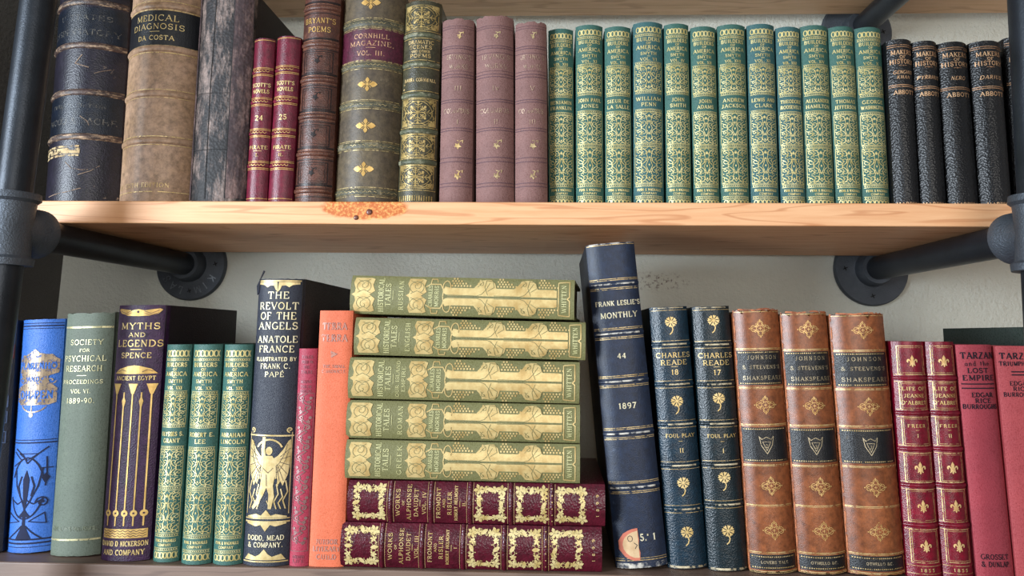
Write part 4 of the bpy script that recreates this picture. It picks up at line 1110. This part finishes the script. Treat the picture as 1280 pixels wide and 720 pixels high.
for k, (nm, uL, uR, vm, th_, yaw, tilt, lb) in enumerate((
    ('GREEK', 431.5, 725, 567, 50, 0, .006, 'lowest of five olive green volumes lying in the stack, resting on maroon book'),
    ('ROMAN', 433, 725, 517.5, 49, 0, .008, 'olive green volume lying in the stack, fourth from the top'),
    ('OUR ISLAND', 435.5, 724.5, 464, 53, 0, .011, 'olive green volume in the middle of five, title in two small lines'),
    ('ENGLISH', 443, 732, 412, 48.5, 0, .013, 'olive green volume jutting right, second from the top of the stack'),
    ('RUSSIAN', 435, 718, 360, 50, -.07, .020, 'topmost olive green volume of the stack, slightly turned'))):
    b = Book('antique_book', lb, 'olive green gilt volumes in the horizontal stack', uL, uR, vm, th_, None, None, oliv, lie=True, Y=Ys+.002*(k % 2), sag=.12, p=2.6, groove=.0008, depth=.125, z0=z-(.0012 if k else 0), tilt=tilt, yaw=yaw)
    z = b.topz
    W = b.wpx/2
    def U(x): return uL+(x-434)/(724-434)*(uR-uL)      # positions measured on the middle volume
    D = b.dec()
    # end panel with lobed outline
    for (c0, c1) in ((438, 466), (510, 534)):
        m_ = U((c0+c1)/2); l, r_ = U(c0), U(c1)
        D.poly([(-W*.86, l+2), (-W*.86, r_-4), (-W*.8, r_), (-W*.5, r_-2), (-W*.2, r_+1), (0, r_-6), (W*.2, r_+1), (W*.5, r_-2), (W*.8, r_), (W*.86, r_-4), (W*.86, l+2), (W*.6, l), (W*.3, l+3), (W*.1, l+2), (0, l-2), (-W*.1, l+2), (-W*.3, l+3), (-W*.6, l)])
    # name cartouche scrolls
    for s_ in (-1, 1):
        D.stroke([(s_*W*.45, U(534)), (s_*W*.6, U(540)), (s_*W*.6, U(553)), (s_*W*.3, U(557)), (0, U(556))], 1.3)
        D.stroke([(s_*W*.6, U(540)), (s_*W*.86, U(541)), (s_*W*.86, U(548)), (s_*W*.72, U(549))], 1.2)
        D.stroke(arc(s_*W*.45, U(561), W*.34, 5, 0, 360, 12), 1.3)
        # long gilt lobes
        def P_(a, x): return (s_*W*a, U(x))
        D.poly([P_(.05, 562), P_(.3, 556), P_(.5, 559), P_(.44, 566), P_(.44, 596), P_(.62, 600), P_(.84, 604), P_(.88, 612), P_(.88, 618), P_(.7, 623), P_(.44, 625), P_(.44, 648), P_(.62, 653), P_(.84, 657), P_(.88, 664), P_(.88, 670), P_(.7, 676), P_(.44, 678), P_(.44, 698), P_(.4, 702), P_(.05, 702)])
        for g0 in (568, 627, 680):
            for i in range(7):
                for j in range((4, 4, 3, 3, 2, 1, 1)[i]):
                    D.disc(s_*W*(.55+.12*j), U(g0+3.9*(i+.5*(j % 2))), 1.3, n=8)
        vine_leaf(D, s_*W*.68, U(605), W*.22, 1); vine_leaf(D, s_*W*.68, U(660), W*.22, 2)
    # publisher box
    D.stroke([(-W*.8, U(704)), (-W*.84, U(714)), (-W*.84, U(718))], 1.4); D.stroke([(W*.8, U(704)), (W*.84, U(714)), (W*.84, U(718))], 1.4)
    D.stroke([(-W*.84, U(718)), (-W*.1, U(718)), (0, U(715)), (W*.1, U(718)), (W*.84, U(718))], 1.3); D.stroke([(-W*.8, U(704)), (W*.8, U(704))], 1.2)
    D.build('gilt_pattern', gvine)
    b.goff = .00055
    E = b.dec()
    E.stroke([(0, U(556)), (0, U(702))], .9)
    for s_ in (-1, 1):
        E.stroke([(s_*W*.08, U(560)), (s_*W*.06, U(600)), (s_*W*.14, U(606)), (s_*W*.4, U(612)), (s_*W*.7, U(616))], .6)
        E.stroke([(s_*W*.08, U(622)), (s_*W*.06, U(655)), (s_*W*.14, U(661)), (s_*W*.4, U(667)), (s_*W*.7, U(672))], .6)
        for cx in (600, 655):
            E.stroke([(s_*W*.1, U(cx+14)), (s_*W*.5, U(cx+10)), (s_*W*.84, U(cx+12)), (s_*W*.8, U(cx+20)), (s_*W*.5, U(cx+22)), (s_*W*.3, U(cx+14))], .6)
        for cx in (605, 660):
            E.stroke(spiral(s_*W*.66, U(cx), 4, .9, 0, s_), .5); E.stroke([(s_*W*.5, U(cx-4)), (s_*W*.75, U(cx+2))], .5)
        for (c0, c1) in ((438, 466), (510, 534)):
            m_ = U((c0+c1)/2)
            E.stroke(arc(s_*W*.42, m_, W*.3, 9, -150, 150, 12), .6); E.stroke(spiral(s_*W*.5, m_, 6, 1, .5, s_), .5)
            E.stroke([(s_*W*.1, m_-8), (s_*W*.25, m_), (s_*W*.08, m_+9)], .6); E.stroke([(s_*W*.75, m_-8), (s_*W*.6, m_), (s_*W*.78, m_+7)], .5)
    E.build('stamped_pattern', oliv); b.goff = .00035
    D = b.dec()
    D.text('HISTORICAL', 0, U(475), 7.5, W*1.7, .14); D.text('TALES', 0, U(484.5), 7.5, W*1.15, .14); D.hline(U(491), .5, -6, 6)
    if k == 2: D.text('OUR ISLAND', 0, U(496.5), 5, W*1.7, .15); D.text('EMPIRE', 0, U(504), 5, W*1.2, .15)
    else: D.text(nm, 0, U(501.5), 6.5, W*1.45, .14, gap=.3)
    D.text('CHARLES', 0, U(540), 5.5, W*1.05, .15); D.text('MORRIS', 0, U(548), 5.5, W*1.05, .15); D.text('WHITTEN', 0, U(711), 6.5, W*1.35, .14)
    D.build('gilt_lettering', foil('gilt_pale_green', 'DCD9A4', 'C4BE84', metal=.2))
# ------------------------------------------------------------------ Leslie
lnv = leather('navy_buckram', '1A2B46', '132037', rough=.45, grain=1300, gs=.4, wear='4A566C', wp=(.62, .75), ws=80)
b = Book('antique_book', 'tallest lower book, leaning navy volume dated 1897 with a torn round sticker', None, 772, 837.5, 732, 796, 306, 713.5, lnv, depth=.17, sag=.12, p=2.8, th=.003, ragged=.001, side=leather('dark_cloth_side', '232A33', '191E26', rough=.6, wear='6A6E72', wp=(.6, .66), ws=60))
rubb = foil('rubbed_white', 'CFC8BA', '8A8A8C', metal=0, rough=.8, worn=.42, ws=160)
D = b.dec(); E = b.dec()
for v in (361, 425, 486, 551, 617):
    b.band(v, 5, .0011)
    for q in (-7, -5, 5, 7): D.hline(v+q, .65)
    E.stroke([(-29, v), (25, v)], 2.2, off=.0013)
D.hline(309, .7); D.hline(704, .8); D.hline(701.5, .5); D.build('gilt_border', GOLDW)
E.stroke([(-30, 710), (30, 710)], 6, off=.0004); E.stroke([(-28, 307.5), (28, 307.5)], 2, off=.0005); E.build('rubbed_edge', rubb)
D = b.dec(); D.text("FRANK LESLIE'S", 2, 386, 6.8, 57, .2); D.text('MONTHLY', 2, 401.5, 8, 47, .19); D.text('44', 0, 454, 7, 11, .2); D.text('1897', 1, 517, 7.5, 22, .2); D.text("5.' 1", 10, 677.5, 8.5, 19, .22); D.build('gilt_lettering', foil('gilt_ivory', 'E4DCBF', 'C9BE98', metal=.1))
D = b.dec(); pts = [(-2.5, 668)]
n = 12
pts = [(-2, 666)]+[(-2-24*math.sin(PI*i/n)*(1+.04*(i % 2)), 685.5-19.5*math.cos(PI*i/n)) for i in range(1, n)]+[(-2, 704), (-1, 695), (-2.5, 688), (-1.2, 680)]
D.poly(pts, .0004); o = D.build('paper_sticker', foil('sticker_rim', 'C9745C', 'BE6A54', metal=0, rough=.7)); o['label'] = 'torn half round paper sticker with red rim'
D = b.dec(); D.poly([(-2.2, 669)]+[(-2.4-19*math.sin(PI*i/10), 685.5-16*math.cos(PI*i/10)) for i in range(1, 10)]+[(-2.4, 701)], .00055); D.build('sticker_paper', foil('old_sticker_paper', 'D2B48C', 'C2A078', metal=0, rough=.8), o)
D = b.dec()
D.stroke(arc(-12, 678, 3, 3.5, 0, 360, 8), .6, off=.0007); D.stroke([(-8, 683), (-4, 686), (-7, 690)], .7, off=.0007); D.disc(-6, 693, 1.2); D.build('sticker_print', INK, o)
# Reade pair
pea = leather('peacock_blue_leather', '123345', '0D2433', rough=.34, grain=800, gs=.6, spec=.7)
pea2 = leather('dark_teal_leather', '0F262E', '0A1B22', rough=.34, grain=800, gs=.6, spec=.7)
for (bl, br, tl, tr, vt, vb, mt, num, sub, dv, bands, dz_, lb) in (
    (838, 887.5, 812.5, 862.5, 384.5, 713, pea, '18', 'II', 0, (434, 485.5, 536, 587.5, 641), (408, 510, 612, 672), 'peacock blue leather volume numbered 18, right of the tall navy book'),
    (888.5, 938, 866, 914.5, 383.5, 715.5, pea2, '17', 'I', 0, (434, 485, 535, 586, 635), (405.5, 506, 605, 670), 'dark teal leather volume numbered 17, left of the brown calf set')):
    b = Book('antique_book', lb, 'blue leather volumes with gilt daisies', bl, br, tl, tr, vt, vb, mt, sag=.16, p=2.5, depth=.13, ragged=.0005)
    D = b.dec(); E = b.dec()
    for v in bands:
        b.band(v, 4.5, .0011); E.stroke([(-12, v), (18, v)], 2.0, off=.0013)
        for i in range(4): E.disc(-22+i*3.4, v, .9, n=6)
        D.hline(v-4.5, .5); D.hline(v+4.5, .5)
    E.stroke([(-22, vb-2.5), (22, vb-2.5)], 2.6, off=.0005); E.stroke([(-20, vt+2), (18, vt+2)], 1.3, off=.0005)
    D.hline(vt+5, .5); D.build('gilt_border', GOLDW)
    E.build('rubbed_edge', foil('rubbed_tan', 'D2C4A4', 'A89674', metal=0, rough=.8, worn=.3, ws=200))
    stamps(b, 'gilt_daisy', foil('gilt_buttery', 'E2C68A', 'C8A866', metal=.25), [lambda D, v=v: daisy(D, 1, v-3, 8.0) for v in dz_])
    D = b.dec(); D.text('CHARLES', 1, 448, 7, 43, .16); D.text('READE', 1, 457.5, 7, 33, .16); D.hline(463, .5, -3, 5); D.text(num, 1, 470, 7, 9, .17); D.text('FOUL PLAY', 2, 550.5, 5, 36, .17); D.hline(557.5, .4, -1, 4); D.text(sub, 2, 569, 6, None, .17); D.build('gilt_lettering', GOLD)
# Shakespeare calf trio
calf2 = leather('mottled_brown_calf', 'A05C34', '7A4224', rough=.33, grain=1800, gs=.2, wear='4E2814', wp=(.56, .78), ws=24, spec=.6)
calfs = leather('reddish_calf_side', '8E4E34', '6E3A26', rough=.6, wear='C08A64', wp=(.58, .7), ws=120)
lab2 = leather('blue_black_label', '16191F', '101216', rough=.35, grain=1500, wear='6A6052', wp=(.64, .7), ws=70)
for (bl, br, tl, tr, vt, vb, dv, num, lb) in (
    (939, 1000, 916, 976, 385, 718.5, 0, '2', 'first of three tan calf volumes from the left, next to the blue leather pair'),
    (1001, 1065, 977.5, 1036.5, 388, 720.5, 1, '3', 'middle of the three tan calf volumes with black labels'),
    (1066, 1137.5, 1038, 1110.5, 390, 723, 2, '7', 'widest tan calf volume with black labels, beside the crimson pair')):
    b = Book('antique_book', lb, 'tan calf volumes with black labels', bl, br, tl, tr, vt, vb, calf2, sag=.17, p=2.4, depth=.14, th=.003, ragged=.0042, side=calfs)
    hw = b.wpx/2
    for v0, v1 in ((442+dv, 486+dv), (540+dv, 583+dv), (696+dv, 714+dv)): b.label(v0, v1, lab2, .93)
    D = b.dec(); rj = random.Random(vb*10)
    pts = [(-hw*.955+rj.uniform(-.5, .5), vt+3+i*(vb-vt-6)/44) for i in range(45)]
    D.stroke(pts, 1.5, off=.0004); D.stroke([(hw*.965, v) for _, v in pts[::3]], .8, off=.0004)
    D.stroke([(-hw*.8, vt+2.5), (-hw*.2, vt+4), (hw*.3, vt+2.2), (hw*.8, vt+3.5)], 2.2, off=.0004)
    D.build('torn_edge', foil('torn_red_leather', 'C07850', '8A4A30', metal=0, rough=.8, worn=.3, ws=240))
    D = b.dec()
    for v in (439+dv, 489+dv, 536+dv, 586.5+dv, 636+dv, 693+dv, 716+dv): D.hline(v, .9); D.hline(v+1.6, .5)
    for v in (444+dv, 484+dv, 542+dv, 581+dv, 698.5+dv, 711.5+dv):
        n = int(hw*1.7/2.4)
        for i in range(n): D.stroke([(-hw*.86+i*hw*1.72/n, v), (-hw*.86+i*hw*1.72/n+1.1, v)], 1.2)
    D.hline(vt+6, .6)
    D.build('gilt_border', GOLDW)
    stamps(b, 'gilt_scroll_stamp', foil('gilt_thin', 'E0B878', 'BE9052', worn=.1), [lambda D, v=v: diamond_scroll(D, 2, v+dv, 13.5, 11, .75) for v in (413, 511.5, 612.5, 666.5)])
    D = b.dec(); k_ = hw/30
    D.text('JOHNSON', 2, 450.5+dv, 5.6, 37*k_, .13, gap=.45); D.text("& STEEVENS'S", 1, 463+dv, 5.2, 47*k_, .13, gap=.25); D.text('SHAKSPEARE', 2, 477+dv, 5.8, 49*k_, .13, gap=.25)
    D.stroke([(-9, 551+dv), (-6, 555+dv), (0, 552+dv), (6, 555+dv), (9, 551+dv), (7, 562+dv), (0, 573+dv), (-7, 562+dv)], .8, True); D.stroke([(-5, 558+dv), (5, 558+dv), (0, 569+dv)], .6, True); D.text(num, 0, 563+dv, 4.5, None, .16)
    D.text('OTHELLO &C.' if num != '2' else 'LOVERS TALE', 0, 705+dv, 3.6, 33, .2)
    D.build('gilt_lettering', foil('gilt_silvery', 'C6B594', '9C8C6C', worn=.12))
# Life of Jeanne pair
rub = leather('ruby_leather', '8A0F2A', '6E0A20', rough=.28, grain=1300, gs=.4, spec=.8)
for (bl, br, tl, tr, vt, vb, num, lb) in (
    (1138, 1181.5, 1115, 1159.5, 427, 724, 'I', 'ruby leather volume with fleur-de-lis panels, left one of the pair'),
    (1182, 1223, 1160.5, 1195, 427.5, 725, 'II', 'ruby leather volume with fleur-de-lis panels, right one of the pair')):
    b = Book('antique_book', lb, 'ruby leather volumes with fleur-de-lis', bl, br, tl, tr, vt, vb, rub, sag=.2, depth=.125)
    hw = b.wpx/2
    D = b.dec()
    for v in (475, 520, 565.5, 611, 660): b.band(v, 5, .0013); D.hline(v-4.6, .45); D.hline(v+4.6, .45)
    a1 = hw*.76
    for v0, v1 in ((433, 470), (480, 515.5), (525, 561), (570.5, 607), (616, 655.5), (665, 705)): D.frame(-a1, a1, v0, v1, .8); D.frame(-a1+2, a1-2, v0+2.2, v1-2.2, .4)
    D.hline(709, .5); D.hline(718.5, .5)
    D.build('gilt_border', GOLDW)
    stamps(b, 'gilt_fleur_de_lis', foil('gilt_peach', 'E9C68C', 'CFA468', metal=.3), [lambda D, v=v: fleur(D, 0, v, 7.8) for v in (453, 589, 636.5, 685)])
    D = b.dec(); D.text('LIFE OF', 0, 488.5, 5, 28, .18); D.text('JEANNE', 0, 497.5, 5, 25, .18); D.text("D'ALBRET", 0, 506.5, 5.2, 31, .18); D.text('FREER', 0, 536, 4.4, 22, .18, gap=.3); D.hline(541.5, .4, -2, 2); D.text(num, 0, 548.5, 4.8, None, .2); D.text('1855', 0, 714, 4, 17, .2, gap=.4); D.build('gilt_lettering', GOLD)
# two red cloth adventure novels
rc = cloth('brick_pink_cloth', 'AE3A46', '9C323E', rough=.55, gs=.6, sc_=1.1)
rc2 = cloth('faded_red_cloth', 'B8484C', 'A83E44', rough=.55, gs=.6, sc_=1.1)
b = Book('antique_book', 'brick red cloth novel with black lettering, directly right of the ruby pair', None, 1224, 1272, 1196, 1242.5, 431.5, 726, rc, sag=.1, p=2.8, depth=.13, groove=.0012)
D = b.dec(); D.text('TARZAN', 2, 445.5, 9, 43, .24); D.text('and the', 0, 455, 9, 31, .13); D.text('LOST', 0, 465, 7, 26, .24); D.text('EMPIRE', 1, 474.5, 7.5, 40, .24); D.stroke([(-21, 482.5), (21, 482.5)], 1.5); D.stroke([(-21, 488), (21, 488)], 1.5)
D.text('EDGAR', 3, 496.5, 6.3, 27, .24); D.text('RICE', 3, 504, 6.3, 20, .24); D.text('BURROUGHS', 0, 511.5, 6.3, 43, .24); D.text('GROSSET', -1, 698, 7, 33, .17); D.text('& DUNLAP', -1, 707, 7, 33, .17); D.build('ink_lettering', foil('blue_black_ink', '0E0A18', '16101F', metal=0, rough=.9))
b = Book('antique_book', 'faded red cloth novel cut off by the right edge, sans serif black title', None, 1272.7, 1324, 1243.5, 1295, 433, 728, rc2, sag=.08, p=3, depth=.13, groove=.0012)
D = b.dec(); D.text('TARZAN', 1, 446, 9, 46, .24, serif=False); D.text('TRIUMPHANT', 0, 456, 6.5, 46, .2, serif=False); D.stroke([(-10, 466.5), (24, 466.5)], 1.6); D.stroke([(-10, 470.5), (24, 470.5)], 1.6)
D.text('EDGAR', 0, 481.5, 6.2, 26, .2, serif=False); D.text('RICE', 0, 488.5, 6.2, 19, .2, serif=False); D.text('BURROUGHS', 0, 496, 6.2, 42, .2, serif=False)
D.build('ink_lettering', foil('blue_black_ink', '0E0A18'))
# dark green tall one at the edge, seen behind
b = Book('antique_book', 'dark green tall book beyond the last red novel, only its top side showing', None, 1326, 1366, 1297, 1338, 409, 729, cloth('bottle_green_cloth', '1C2B22', '16231C'), sag=.1, depth=.15, groove=.001)
# neighbours on a shelf only touch, never cut into one another
for shelf_z in (ZL, ZU):
    row = [k for k in BOOKS if k.lie is None and abs(k.root.location.z-shelf_z) < .01]
    row.sort(key=lambda k: k.root.location.x)
    def edge(k, side, z):
        return k.root.location.x+math.tan(k.lean)*z+side*k.w/2/math.cos(k.lean)
    for it in range(200):
        for p, q in zip(row, row[1:]):
            hz = min(p.H, q.H)
            ov = max(edge(p, 1, z_)-edge(q, -1, z_) for z_ in (0, hz))+.00015
            if ov > 0 and ov < .02:
                p.root.location.x -= ov/2; q.root.location.x += ov/2
# ------------------------------------------------------------------ light
wd = bpy.data.worlds.new('world'); sc.world = wd; wd.use_nodes = True
nt = wd.node_tree; bg = nt.nodes['Background']
tc = nd(nt, 'ShaderNodeTexCoord'); sp = nd(nt, 'ShaderNodeSeparateXYZ'); nt.links.new(tc.outputs['Generated'], sp.inputs[0])
# a plain room around: paler ceiling, brown floor
rmp = nd(nt, 'ShaderNodeValToRGB'); mr = nd(nt, 'ShaderNodeMapRange'); mr.inputs[1].default_value = -1; mr.inputs[2].default_value = 1
nt.links.new(sp.outputs[2], mr.inputs[0]); nt.links.new(mr.outputs[0], rmp.inputs[0])
e = rmp.color_ramp.elements; e[0].position = .3; e[0].color = (.36, .29, .25, 1); e[1].position = .65; e[1].color = (.62, .64, .66, 1)
nt.links.new(rmp.outputs[0], bg.inputs[0]); bg.inputs[1].default_value = .46
def area(name, loc, tgt, sx, sy, power, col):
    l = bpy.data.lights.new(name, 'AREA'); l.shape = 'RECTANGLE'; l.size = sx; l.size_y = sy; l.energy = power; l.color = col
    o = bpy.data.objects.new(name, l); C.objects.link(o); o.location = loc
    o.rotation_euler = (Vector(tgt)-Vector(loc)).to_track_quat('-Z', 'Y').to_euler()
area('window_daylight', (-1.5, -1.42, .08), (0, -.1, 0), .6, 1.1, 60, (.80, .90, 1.0))
area('room_fill', (.5, -2.4, .15), (.1, -.1, 0), 1.2, 1.0, 16, (1.0, .96, .9))  # added fill lamp, brightens wall and spines from the front
sc.view_settings.view_transform = 'Standard'; sc.view_settings.look = 'None'; sc.view_settings.gamma = 1; sc.view_settings.use_curve_mapping = False
sc.view_settings.exposure = 0.12
